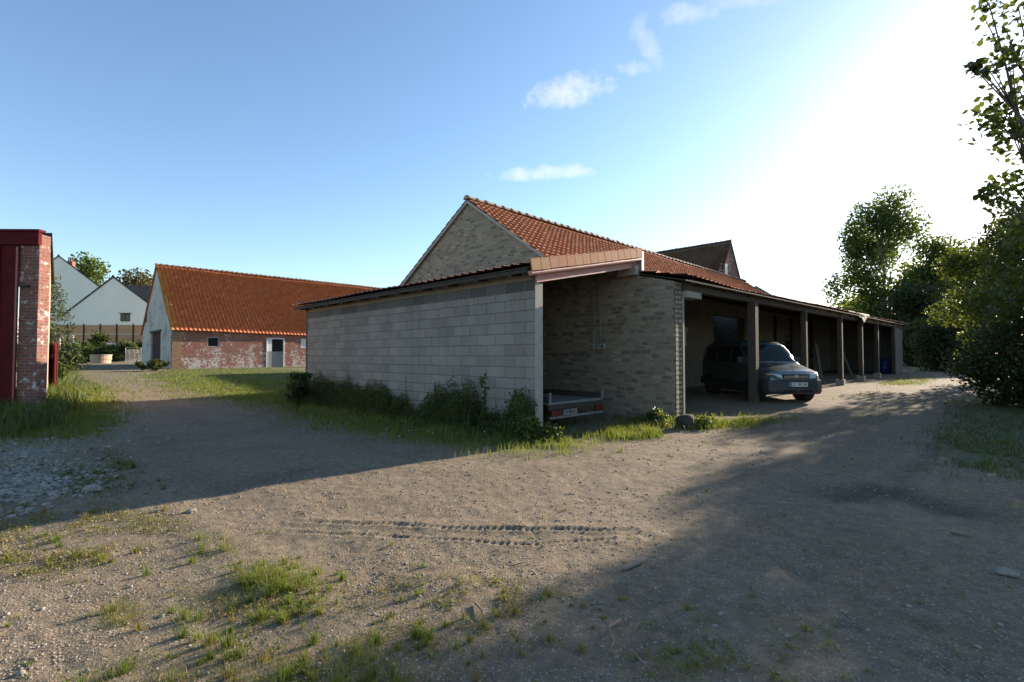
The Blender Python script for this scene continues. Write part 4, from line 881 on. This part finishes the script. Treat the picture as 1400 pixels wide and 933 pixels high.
x, y, z = gpx([1300, 1330], [730, 737]); m = MB(); a = V(x[0], y[0], float(gsurf(x[:1], y[:1])[0])+.012); b = V(x[1], y[1], float(gsurf(x[1:], y[1:])[0])+.02); s = (b-a).cross(UP).normalized()*.05
m.prism([a-s*.3, a+s*.5, b+s*.3, b-s*.5], UP*.014); tag(m.build('wood_chip', 'drytwig'), 'flat pale splinter of wood near the right edge of the yard', 'wood')

# ---------------------------------------------------------------- vegetation
def rotbasis(n, up_bias=.5):
    d = RNG.normal(size=(n, 3)); d /= np.linalg.norm(d, axis=1)[:, None]
    nrm = RNG.normal(size=(n, 3)); nrm[:, 2] += up_bias*2; nrm -= d*(nrm*d).sum(1)[:, None]; nrm /= np.linalg.norm(nrm, axis=1)[:, None]+1e-9
    return d, np.cross(nrm, d), nrm
LEAF = np.array([(0,0,0),(-.42,.35,.09),(-.26,.78,.05),(0,1,-.05),(.26,.78,.05),(.42,.35,.09)])
def leaves(name, cen, size, mat, parent=None, up=.5, tint=None, wid=1.):
    n = len(cen); d, s, nr = rotbasis(n, up); size = size*RNG.uniform(.65, 1.3, n)
    v = cen[:, None]+size[:, None, None]*(LEAF[None, :, 0:1]*wid*s[:, None]+LEAF[None, :, 1:2]*d[:, None]+LEAF[None, :, 2:3]*nr[:, None])
    b = np.arange(n)[:, None]*6; q = np.concatenate([b+np.array([[0,1,2,3]]), b+np.array([[0,3,4,5]])]).reshape(-1, 4)
    t = RNG.uniform(0, 1, n) if tint is None else tint
    return npmesh(name, v.reshape(-1, 3), q, mat, parent, attr={'tint': np.repeat(t, 6)})
def crown_points(clumps, n, sig, flat=.75):
    cl_ = np.array(clumps, float); w = RNG.uniform(.6, 1.4, len(cl_)); idx = RNG.choice(len(cl_), n, p=w/w.sum()); ct = RNG.uniform(0, 1, len(cl_))
    sg = np.array(sig)[idx] if np.ndim(sig) else sig
    off = RNG.normal(size=(n, 3)); rad = np.linalg.norm(off, axis=1); off *= (np.minimum(rad, 1.9)/rad)[:, None]; off[:, 2] *= flat
    return cl_[idx]+off*(sg[:, None] if np.ndim(sg) else sg), np.clip(ct[idx]*.5+RNG.uniform(0, .5, n), 0, 1)
def tree(name, label, base, h, tr_, clumps, n, sig, leaf, lmat, bark='bark', lean=(0,0), group=None, cat='tree', flat=.75, up=.5, fork=.3):
    o = thing(name, label, cat, group); bx, by, bz = base; top = V(bx+lean[0], by+lean[1], bz+h); m = MB(); base_v = V(bx, by, bz-.15)
    tp = [base_v.lerp(top, k/7)+V(random.uniform(-1,1), random.uniform(-1,1), 0)*h*.008*(k > 0) for k in range(8)]
    m.tube(tp, [tr_*(1-.85*k/7)*(1.25 if k == 0 else 1) for k in range(8)], 9)
    for c in clumps:
        c = Vector(c); hz = max(fork*h, (c.z-bz)*random.uniform(.45, .75)); t = min(.95, hz/h); k = t*7; i0 = min(6, int(k)); s = tp[i0].lerp(tp[i0+1], k-i0)
        mid = s.lerp(c, .5)+V(random.uniform(-.1,.1), random.uniform(-.1,.1), -.06)*(c-s).length; r = tr_*.32*(1-.6*t)
        m.tube([s, mid, c], [r, r*.6, r*.15], 5)
        for j in range(2): e = c+V(random.gauss(0,.6), random.gauss(0,.6), random.gauss(0,.5))*(sig if np.ndim(sig) == 0 else sig[0]); m.tube([mid.lerp(c, .6), e], [r*.3, r*.08], 4)
    m.build('trunk', bark, o, smooth=True); p, t = crown_points(clumps, n, sig, flat); leaves('crown', p, leaf, lmat, o, up, t); return o
def ell(c, r, k, shell=.55, zcut=-1.):
    out = []
    while len(out) < k:
        d = RNG.normal(size=3); d /= np.linalg.norm(d); s = RNG.uniform(shell, 1)
        if d[2]*s > zcut: out.append((c[0]+d[0]*r[0]*s, c[1]+d[1]*r[1]*s, c[2]+d[2]*r[2]*s))
    return out
# poplars behind the cart shed
def pop(px, Y, topy, wpx, label, n=9000, name='poplar_tree', lmat='poplar', low=.25, leaf=.3, sig=.8, k=26, flat=.75):
    b = at(px, 487, Y); z = gz(b.x, Y); tz = at(px, topy, Y).z; wr = wpx/F*Y; cl = []
    for j in range(k):
        t = RNG.uniform(low, .97); ww = wr*(1-abs(t-.45)*.9); a = RNG.uniform(0, 6.28); r = ww*RNG.uniform(.35, .9); cl.append((b.x+r*math.cos(a), Y+r*math.sin(a), z+(tz-z)*t))
    return tree(name, label, (b.x, Y, z), (tz-z)*.97, .3, cl, n, sig, leaf, lmat, 'palebark', cat='tree', up=.3, flat=flat)
pop(1210, 60, 268, 70, 'tall open crowned poplar rising behind the far end of the cart shed', 26000, leaf=.28, sig=.72, k=60, low=.16, flat=1.5)
pop(1282, 56, 322, 40, 'shorter poplar to the right of the tallest one', 11000, leaf=.27, sig=.9, k=32)
pop(1243, 50, 400, 34, 'low leafy tree filling the gap beneath the two poplars', 11000, name='broadleaf_tree', lmat='bush', low=.06, leaf=.22, sig=.9)
pop(1172, 75, 412, 34, 'distant rounded tree just showing above the cart shed roof', 5000, name='broadleaf_tree', low=.1, leaf=.4, sig=1.4)
pop(1262, 41, 452, 22, 'dark bushy tree just past the end of the cart shed', 6000, name='broadleaf_tree', lmat='bush', low=.02, leaf=.22, sig=.7)
pop(1330, 45, 345, 36, 'tree behind the near sycamore bushes on the right', 12000, name='broadleaf_tree', lmat='bush', low=.06, leaf=.21, sig=.85)
pop(1300, 32, 440, 36, 'broad dark shrub closing the end of the yard track', 12000, name='broadleaf_tree', lmat='bush', low=.0, leaf=.15, sig=.6)
# near sycamore bushes along the right edge
def near_bush(label, x, y, h, r, n, seedk=30, leaf=.15, zlow=-.9, mat='leaf', sig=.42):
    z = gz(x, y); cl = ell((x, y, z+h*.5), (r, r, h*.5), seedk, .45, zlow)
    return tree('sycamore_bush', label, (x, y, z), h*.85, .12, cl, n, sig, leaf, mat, cat='tree', fork=.08, up=.8)
near_bush('large sycamore bush overhanging the yard track, farthest of the right edge row', 18.7, 18.4, 6.7, 1.5, 6800, 26, .12, sig=.33)
near_bush('dense sycamore bush reaching the ground beside the shaded verge', 15.3, 14.2, 6.0, 1.6, 7600, 28, .1, sig=.33)
near_bush('nearest sycamore bush cut off by the right edge of the view', 13.4, 11.2, 4.8, 1.5, 7500, 28, .11, sig=.34)
near_bush('low dark bush at the foot of the right edge row', 13.1, 12.7, 2.3, 1.35, 12000, 32, .085, -1, 'bush', .35)
near_bush('sycamore bush behind the row, seen through its gaps', 20.6, 21.4, 7.6, 1.9, 8000, 26, .13, sig=.4)
near_bush('tall sycamore bush just outside the right edge', 15.4, 9.4, 6.0, 1.9, 3000, 16, .15, sig=.36)
near_bush('taller sycamore at the right edge whose crown rises above the bushes', 22.4, 19.2, 11.5, 2.0, 5000, 26, .15, .0, sig=.45)
near_bush('far sycamore bush beyond the right edge', 26.8, 20.0, 10.5, 2.2, 2600, 20, .17, -.2, sig=.42)
# tall sycamore whose sprays hang into the top right corner
cl = []; sg = []
for px, py, s in ((1392,8,.2),(1352,4,.14),(1375,40,.22),(1398,62,.25),(1372,78,.16),(1388,108,.24),(1352,96,.1),(1372,146,.18),(1330,92,.06),(1360,166,.1),(1396,196,.2),(1382,180,.14),(1378,250,.16),(1350,262,.1),(1392,262,.22),(1365,275,.13),(1400,300,.3),(1420,30,.4),(1430,120,.4),(1425,220,.4),(1440,-60,.5),(1400,-70,.35)):
    p = at(px, py, 9.6+RNG.uniform(-.5,.6)); cl.append(tuple(p)); sg.append(s*1.05)
syc = tree('sycamore_tree', 'tall sycamore whose leafy sprays hang into the top right of the view', (12.9, 10.6, 0.05), 9.5, .22, cl, 900, sg, .125, 'leaf', fork=.35, up=.9)
p, t = crown_points(ell((13.2, 10.9, 7.6), (2.2, 2.2, 2.6), 14, .4), 1700, .45); leaves('crown', p, .17, 'leaf', syc, .8, t)
# trees beyond the houses and the spruce
pop(120, 100, 352, 16, 'green tree showing between the two white house gables', 2500, name='broadleaf_tree', lmat='poplar', leaf=.5, sig=1.3, low=.5)
pop(108, 104, 372, 20, 'round green tree behind the slope of the taller white house', 2500, name='broadleaf_tree', lmat='bush', leaf=.5, sig=1.4, low=.4)
pop(186, 96, 376, 18, 'dark coppery tree behind the roof of the white house by the barn', 2600, name='copper_beech', lmat='copper', leaf=.45, sig=1.4, low=.5)
hs = MB(); a, b = at(172, 390, 90), at(245, 388, 90); 
sp = thing('spruce_tree', 'sparse spruce with drooping branches beside the brick hangar', 'tree'); b = at(64, 487, 30.0); z = gz(b.x, 30); top = at(62, 380, 30).z; m = MB(); m.tube([V(b.x,30,z-.1), V(b.x,30,top)], [.14,.02], 8); nl = []; dirs = []
for k in range(26):
    t = k/25; zz = z+.5+(top-z-.6)*t; ln = 2.3*(1-t*.8)*RNG.uniform(.7,1.1)
    for j in range(4):
        a = k*2.4+j*1.57+RNG.uniform(-.3,.3); e = V(b.x+ln*math.cos(a), 30+ln*math.sin(a), zz+ln*(.12 if t > .5 else -.12)); s = V(b.x,30,zz); m.tube([s, s.lerp(e,.5)-UP*.04*ln, e], [.03*(1-t)+.01,.015,.005], 4)
        for q_ in range(int(30-18*t)): u = RNG.uniform(.15,1)**.8; nl.append(tuple(s.lerp(e,u)+V(RNG.normal()*.1, RNG.normal()*.1, -abs(RNG.normal())*.1-.05*u)))
m.build('trunk', 'bark', sp, smooth=True); leaves('crown', np.array(nl), .3, 'conifer', sp, .1, wid=.22)
# shrubs and hedge in front of the fence
for k, (px, topy, wpx, Y, lab, mt) in enumerate(((97,470,14,40,'low green shrub left of the round well','weed'),(118,468,13,47,'yellowish flowering shrub behind the round well','weed'),(148,470,14,48,'rounded green shrub behind and right of the round well','weed'),(176,467,14,49,'loose shrub behind the wire gate','weed'),(134,452,8,49.5,'upright leafy shrub standing in front of the brown fence','weed'),(196,470,10,50,'dark shrub against the red barn gable','bush'),(80,478,10,33,'weedy bush at the foot of the spruce','weed'))):
    b = at(px, 487, Y); z = gz(b.x, Y); tz = max(at(px, topy, Y).z, z+.7); r = wpx/F*Y; cl = ell((b.x, Y, (z+tz)/2), (r, r*.6, (tz-z)/2), 16, .3)
    o = tree('garden_shrub', lab, (b.x, Y, z), (tz-z)*.7, .04, cl, 1600, .26, .17, mt, cat='shrub', fork=.05)

# --- grass and weeds
BL = np.array([(-.5,0,0),(.5,0,0),(-.38,.5,.0),(.38,.5,.0),(-.06,1,0),(.06,1,0)])
def blades(name, base, hgt, wid, mat, lean=.45, kind='stuff', parent=None, tint=None, ldir=None):
    n = len(base); a = RNG.uniform(0, 2*math.pi, n); s = np.stack([np.cos(a), np.sin(a), np.zeros(n)], 1); l = RNG.uniform(0, 2*math.pi, n); ld = np.stack([np.cos(l), np.sin(l), np.zeros(n)], 1)*(RNG.uniform(.1, 1, n)*lean)[:, None]
    if ldir is not None: ld = ldir
    tt = np.array([0,0,.5,.5,1,1]); hh = np.array([0,0,.55,.55,1,1]); bend = tt**1.8
    v = base[:, None]+s[:, None]*(BL[None, :, 0:1]*wid[:, None, None])+ld[:, None]*(bend[None, :, None]*hgt[:, None, None]); v[:, :, 2] += hh[None]*hgt[:, None]*(1-.35*bend[None]*lean)
    b = np.arange(n)[:, None]*6; q = np.concatenate([b+np.array([[0,1,3,2]]), b+np.array([[2,3,5,4]])]).reshape(-1, 4)
    o = npmesh(name, v.reshape(-1, 3), q, mat, parent, attr={'tint': np.repeat(RNG.uniform(0, 1, n) if tint is None else tint, 6)})
    if kind: tag(o, kind=kind)
    return o
def scatter(poly, n, clump=.5, cs=.35, seed=0, jit=1.):
    P = np.array(poly, float); lo, hi = P.min(0), P.max(0); mg = np.minimum((60., 18.), (hi-lo)*.24)*jit; lo, hi = lo-mg, hi+mg; px = RNG.uniform(lo[0], hi[0], n*4); py = RNG.uniform(max(lo[1], 497), hi[1], n*4)
    sx, sy = mg*.5
    m = inpoly(px+RNG.normal(0, 1, len(px))*sx, py+RNG.normal(0, 1, len(px))*sy, poly); px, py = px[m], py[m]; x, y, z = gpx(px, py)
    pr = sm(clump-.1, clump+.14, fbm(x, y, cs, 50+seed))*(.15+1.2*sm(.25, .75, vn(x, y, cs*.22, 150+seed))); ok = (y > 1.2) & (RNG.uniform(0, 1, len(x)) < pr); x, y = x[ok][:n], y[ok][:n]
    return np.stack([x, y, gsurf(x, y)-.005], 1)
def grassfill(name, poly, n, h, w, mat='grass', clump=.45, cs=.35, seed=0, lean=.5, label=None):
    b = scatter(poly, n, clump, cs, seed); k = len(b); sc = np.clip(b[:, 1]/6, .8, 3.)
    hh = h*(.25+1.1*RNG.uniform(0, 1, k)**1.6)*(.5+fbm(b[:, 0], b[:, 1], .6, seed)); o = blades(name, b, hh, w*sc*RNG.uniform(.6, 1.3, k), mat, lean); return o
grassfill('verge_grass', [(-40,600),(-40,560),(30,552),(62,530),(80,508),(95,500),(112,515),(143,530),(148,541),(160,553),(146,566),(160,578),(136,592),(112,586),(90,598),(60,594)], 26000, .12, .007, 'grass', .3, .5, 1)
grassfill('verge_weeds', [(-40,590),(-40,545),(30,545),(62,532),(95,530),(90,560),(60,590)], 7000, .5, .014, 'weed', .35, .6, 2)
grassfill('lawn_grass', [(190,516),(232,507),(330,505),(418,508),(420,556),(385,552),(330,549),(255,532)], 40000, .1, .006, 'grass', .25, .8, 3)
grassfill('strip_grass', P_STRIP, 36000, .16, .007, 'grass', .28, .4, 4)
grassfill('patch_grass', [(x, y+2) for x, y in P_PATCH], 5000, .17, .006, 'grass', .2, .4, 5)
grassfill('corner_grass', P_CORN, 8000, .16, .006, 'grass', .3, .4, 6)
grassfill('shaded_grass', P_BUSH, 8000, .09, .007, 'weed', .35, .5, 7)
for k, pl_ in enumerate((P_R1, P_R2, P_R3, P_MID)): grassfill('track_grass', pl_, (2200,900,900,2500)[k], .08, .006, 'grass', .4, .6, 8+k)
grassfill('foreground_grass', P_F2, 2600, .06, .0028, 'grass', .47, .13, 20, .95)
grassfill('foreground_grass', [(310,805),(345,780),(410,778),(425,800),(380,815)], 1500, .12, .003, 'grass', .4, .12, 21, .95)
grassfill('foreground_grass', P_F3, 2000, .07, .0028, 'grass', .47, .14, 22, .95)
grassfill('foreground_grass', P_F3, 1200, .1, .0022, 'drygrass', .4, .2, 32, 1.)
grassfill('foreground_grass', P_F2, 900, .08, .0022, 'drygrass', .4, .2, 33, 1.)
grassfill('foreground_grass', [(450,900),(490,885),(520,905),(490,925)], 160, .15, .004, 'grass', .1, .3, 23, .7)
grassfill('foreground_herbs', P_F4, 3600, .06, .003, 'drygrass', .5, .18, 24, .9)
grassfill('foreground_herbs', P_F1, 5200, .07, .0045, 'drygrass', .42, .3, 25, .9)
grassfill('foreground_herbs', P_F5, 2600, .06, .0035, 'grass', .56, .16, 26, .9)
grassfill('foreground_herbs', P_F6, 700, .06, .003, 'grass', .42, .25, 27, .9)
grassfill('foreground_herbs', P_F7, 500, .07, .003, 'drygrass', .3, .3, 28, .9)
grassfill('foreground_herbs', P_SH, 3000, .07, .004, 'drygrass', .45, .3, 29, .9)
grassfill('foreground_herbs', P_FR, 1200, .08, .004, 'grass', .42, .3, 30, .9)
grassfill('foreground_herbs', [(-40,590),(1460,590),(1460,960),(-40,960)], 6000, .045, .003, 'drygrass', .56, .3, 31, .9)
def tufts(name, poly, k, per, h, mat, seed, clump=.4, wid=.0032):
    c = scatter(poly, k, clump, .4, seed, 1.6); n_ = (per*RNG.uniform(.3, 1.7, len(c))**1.5).astype(int)+4; ii = np.repeat(np.arange(len(c)), n_); n = len(ii)
    hc = h*RNG.uniform(.45, 1.35, len(c)); a = RNG.uniform(0, 6.283, n); r = np.abs(RNG.normal(0, .5, n)); base = c[ii].copy(); rad = hc[ii]*.38*r
    base[:, 0] += np.cos(a)*rad; base[:, 1] += np.sin(a)*rad; base[:, 2] = gsurf(base[:, 0], base[:, 1])-.004; l = np.clip(r*.9+RNG.normal(0, .25, n), .05, 1.5)
    tb = RNG.uniform(0, .7, len(c)); ld = np.stack([np.cos(a)*l, np.sin(a)*l, np.zeros(n)], 1)
    return blades(name, base, hc[ii]*(.35+.75*RNG.uniform(0, 1, n)), np.full(n, wid)*RNG.uniform(.6, 1.4, n), mat, .6, 'stuff', None, np.clip(tb[ii]+RNG.uniform(-.1, .35, n), 0, 1), ld)
tufts('foreground_grass', P_F2, 105, 46, .1, 'grass', 201, .38); tufts('foreground_grass', P_F3, 100, 42, .1, 'grass', 202, .38); tufts('foreground_herbs', P_F4, 90, 26, .06, 'drygrass', 203, .4); tufts('foreground_grass', P_F4, 40, 18, .06, 'grass', 204, .4)
tufts('foreground_grass', P_F5, 45, 18, .06, 'grass', 205, .45); tufts('foreground_herbs', P_F1, 60, 24, .08, 'drygrass', 206, .35, .005); tufts('foreground_grass', P_F1, 34, 18, .06, 'grass', 207, .35, .005); tufts('foreground_grass', P_F6, 22, 20, .09, 'grass', 208, .35); tufts('foreground_herbs', P_F7, 14, 30, .1, 'drygrass', 209, .2)
tufts('foreground_herbs', P_F2, 30, 30, .08, 'drygrass', 220, .35); tufts('foreground_herbs', P_F3, 30, 26, .09, 'drygrass', 221, .35)
tufts('foreground_grass', [(-40,590),(1460,640),(1460,960),(-40,960)], 130, 12, .05, 'grass', 210, .45)
tufts('strip_grass', P_STRIP, 90, 26, .22, 'grass', 211, .3, .006); tufts('verge_grass', [(0,585),(60,540),(100,510),(150,540),(155,585)], 90, 24, .18, 'grass', 212, .3, .008)
def herb(poly, n, size, mat, clump, cs, seed, hmax):
    b = scatter(poly, n, clump, cs, seed); b[:, 2] += RNG.uniform(.003, 1, len(b))**2*hmax; o = leaves('foreground_herbs', b, size*.8, mat, None, 1., wid=.7); tag(o, kind='stuff')
herb(P_F4, 2600, .022, 'drygrass', .5, .18, 24, .04); herb(P_F2, 1500, .022, 'drygrass', .45, .28, 120, .04); herb(P_F3, 1300, .02, 'drygrass', .45, .25, 122, .03); herb(P_F1, 4500, .026, 'drygrass', .42, .3, 25, .04); tufts('foreground_grass', P_RUB[0], 60, 14, .08, 'weed', 230, .4, .006); tufts('foreground_grass', P_RUB[1], 50, 14, .07, 'weed', 231, .4, .006); tufts('foreground_grass', P_SH, 70, 18, .08, 'weed', 232, .35, .006); herb(P_RUB[0], 1600, .03, 'weed', .5, .3, 29, .05); herb(P_RUB[1], 1600, .03, 'weed', .5, .3, 39, .05); herb(P_SH, 3600, .03, 'weed', .45, .3, 29, .04); herb(P_F5, 1500, .02, 'grass', .56, .16, 26, .03)
herb([(-40,560),(1460,600),(1460,960),(-40,960)], 1500, .022, 'drygrass', .6, .3, 31, .02)
# weeds along the block wall
n = 21000; s = RNG.uniform(-.1, LL+.3, n); dpt = np.abs(RNG.normal(0, .27, n)); hw_ = np.clip(.3+.6*(vn(s, s*0, .9, 77)-.35)+.75*(vn(s, dpt, .2, 78)-.4)+.35*np.exp(-((s-10.2)/.6)**2), .1, 1.1)*np.exp(-(dpt/.8)**2)
bx = A.x-R2*s-R2*(dpt+.02); by = A.y+R2*s-R2*(dpt+.02); bz = gsurf(bx, by)
tag(blades('wall_weeds', np.stack([bx, by, bz], 1), hw_*(.3+1.1*RNG.uniform(0, 1, n)**2), RNG.uniform(.004, .012, n), 'weed', .4), 'dark tangle of weeds', None, None, 'stuff')
n = 24000; s = RNG.uniform(-.1, LL+.3, n); dpt = np.abs(RNG.normal(0, .27, n)); hw_ = np.clip(.3+.6*(vn(s, s*0, .9, 77)-.35)+.75*(vn(s, dpt, .2, 78)-.4)+.35*np.exp(-((s-10.2)/.6)**2), .1, 1.1)*np.exp(-(dpt/.8)**2)
bx = A.x-R2*s-R2*(dpt+.04); by = A.y+R2*s-R2*(dpt+.04); o = leaves('wall_weeds', np.stack([bx, by, gsurf(bx, by)+hw_*RNG.uniform(.0, 1.1, n)], 1), .05, 'weed', None, .7, wid=.7); tag(o, kind='stuff')
def wallpt(px, off):  # point at the foot of the block wall seen at photo column px
    r = (px-700)/F; t = (A.x-R2*off-r*(A.y-R2*off))/(R2*(1+r)); return A.x-R2*off-R2*t, A.y-R2*off+R2*t
def stalk(label, px, toppy, off=.25, nleaf=60, size=.07, mat='weed', spread=.06):
    x, y = wallpt(px, off); z = gz(x, y); top = at(px, toppy, y); o = thing('weed_stalk', label, 'weed'); m = MB(); m.tube([V(x, y, z-.05), V(x+.02, y, (z+top.z)/2), V(top.x, y, top.z)], [.012,.009,.004], 5); m.build('stem', 'weed', o)
    t = RNG.uniform(.2, 1, nleaf); c = np.stack([x+(top.x-x)*t+RNG.normal(0, spread, nleaf)*(1.1-t*.7), y+RNG.normal(0, spread, nleaf), z+(top.z-z)*t], 1); leaves('foliage', c, size, mat, o, .6)
stalk('tall leafy weed stalk standing against the block wall near its open end', 662, 514, .3, 70, .085)
stalk('thin flowering weed stalk halfway along the block wall', 595, 521, .25, 40, .05, 'weed', .03)
stalk('dry branching weed stalk near the middle of the block wall', 555, 516, .25, 60, .05, 'drygrass', .09)
stalk('dark bushy dock plant beneath the pillar end of the block wall', 706, 534, .2, 260, .06, 'weed', .14)
def wbush(label, px, py, h, r, n, mat='weed', size=.05, name='weed_bush'):
    x, y, z = gpx([px], [py]); x, y, z = x[0], y[0], z[0]; o = thing(name, label, 'plant'); m = MB(); cl = ell((x, y, z+h*.55), (r, r, h*.5), 14, .2)
    for c in cl: m.tube([V(x, y, z-.05), Vector(c)], [.008,.003], 4)
    m.build('stem', 'weed', o); p, t = crown_points(cl, n, .09); leaves('foliage', p, size, mat, o, .6, .4+.6*t)
wbush('sunlit leafy weed clump in front of the lean-to pillar', 722, 603, .42, .2, 1500); wbush('small sunlit weed right of the lean-to pillar foot', 752, 603, .25, .16, 700)
wbush('leafy weeds at the foot of the stone barn corner', 900, 582, .3, .25, 1100); wbush('pale weeds beside the dark boulder', 960, 585, .2, .2, 600); wbush('dark weed clump at the far end of the block wall', 408, 556, .95, .5, 2600, 'bush', .08)
wbush('tuft of weeds beside the rust red gate leaf', 84, 520, .7, .35, 1200, 'weed', .08); wbush('dark weeds in front of the red barn gable door', 210, 508, .7, .8, 1800, 'bush', .1)
# clover flowers in the strip
b = scatter([(380,572),(420,566),(520,588),(640,606),(640,611),(480,596)], 170, .3, .4, 60); b[:, 2] += .13; o = leaves('clover_flowers', b, .022, 'petal', None, 1.5); tag(o, kind='stuff')
# --- loose gravel and rubble
import bmesh as _bm
_b = _bm.new(); _bm.ops.create_icosphere(_b, subdivisions=1, radius=1); ICO = np.array([v.co for v in _b.verts]); ICF = np.array([[v.index for v in f.verts] for f in _b.faces]); _b.free()
def stones(name, x, y, r, mat, kind='stuff'):
    n = len(x); d = RNG.normal(size=(n, 3, 3)); s = RNG.uniform(.55, 1.25, (n, 3)); s[:, 2] *= .65; ang = RNG.uniform(0, 6.28, n); c, sn = np.cos(ang), np.sin(ang)
    v = ICO[None]*s[:, None]*RNG.uniform(.8, 1.15, (n, len(ICO), 1)); vx = v[..., 0]*c[:, None]-v[..., 1]*sn[:, None]; vy = v[..., 0]*sn[:, None]+v[..., 1]*c[:, None]
    P = np.stack([vx, vy, v[..., 2]], -1)*r[:, None, None]+np.stack([x, y, gsurf(x, y)+r*.2], 1)[:, None]; f = ICF[None]+(np.arange(n)*len(ICO))[:, None, None]
    o = npmesh(name, P.reshape(-1, 3), f.reshape(-1, 3), mat); tag(o, kind=kind); return o
def rnd(n, lo, hi, k=2.2): return lo+(hi-lo)*RNG.uniform(0, 1, n)**k*1.
px = RNG.uniform(-20, 1420, 34000); py = 570+390*RNG.uniform(0, 1, 34000)**.9; x, y, z = gpx(px, py); ok = fbm(x, y, .9, 90) > .36; x, y = x[ok], y[ok]
stones('gravel', x, y, np.minimum(rnd(len(x), .003, .012, 4)*np.clip(y/4, .8, 1.9), .02), 'stonebrown')
px = RNG.uniform(-20, 1420, 900); py = 575+385*RNG.uniform(0, 1, 900); x, y, z = gpx(px, py); stones('gravel', x, y, rnd(len(x), .005, .02, 6), 'stonepale')
for k, pl_ in enumerate(P_RUB):
    b = scatter(pl_, 11000, .38, .35, 70+k, 2.2); stones('rubble', b[:, 0], b[:, 1], rnd(len(b), .006, .045, 4.), 'stonepale')
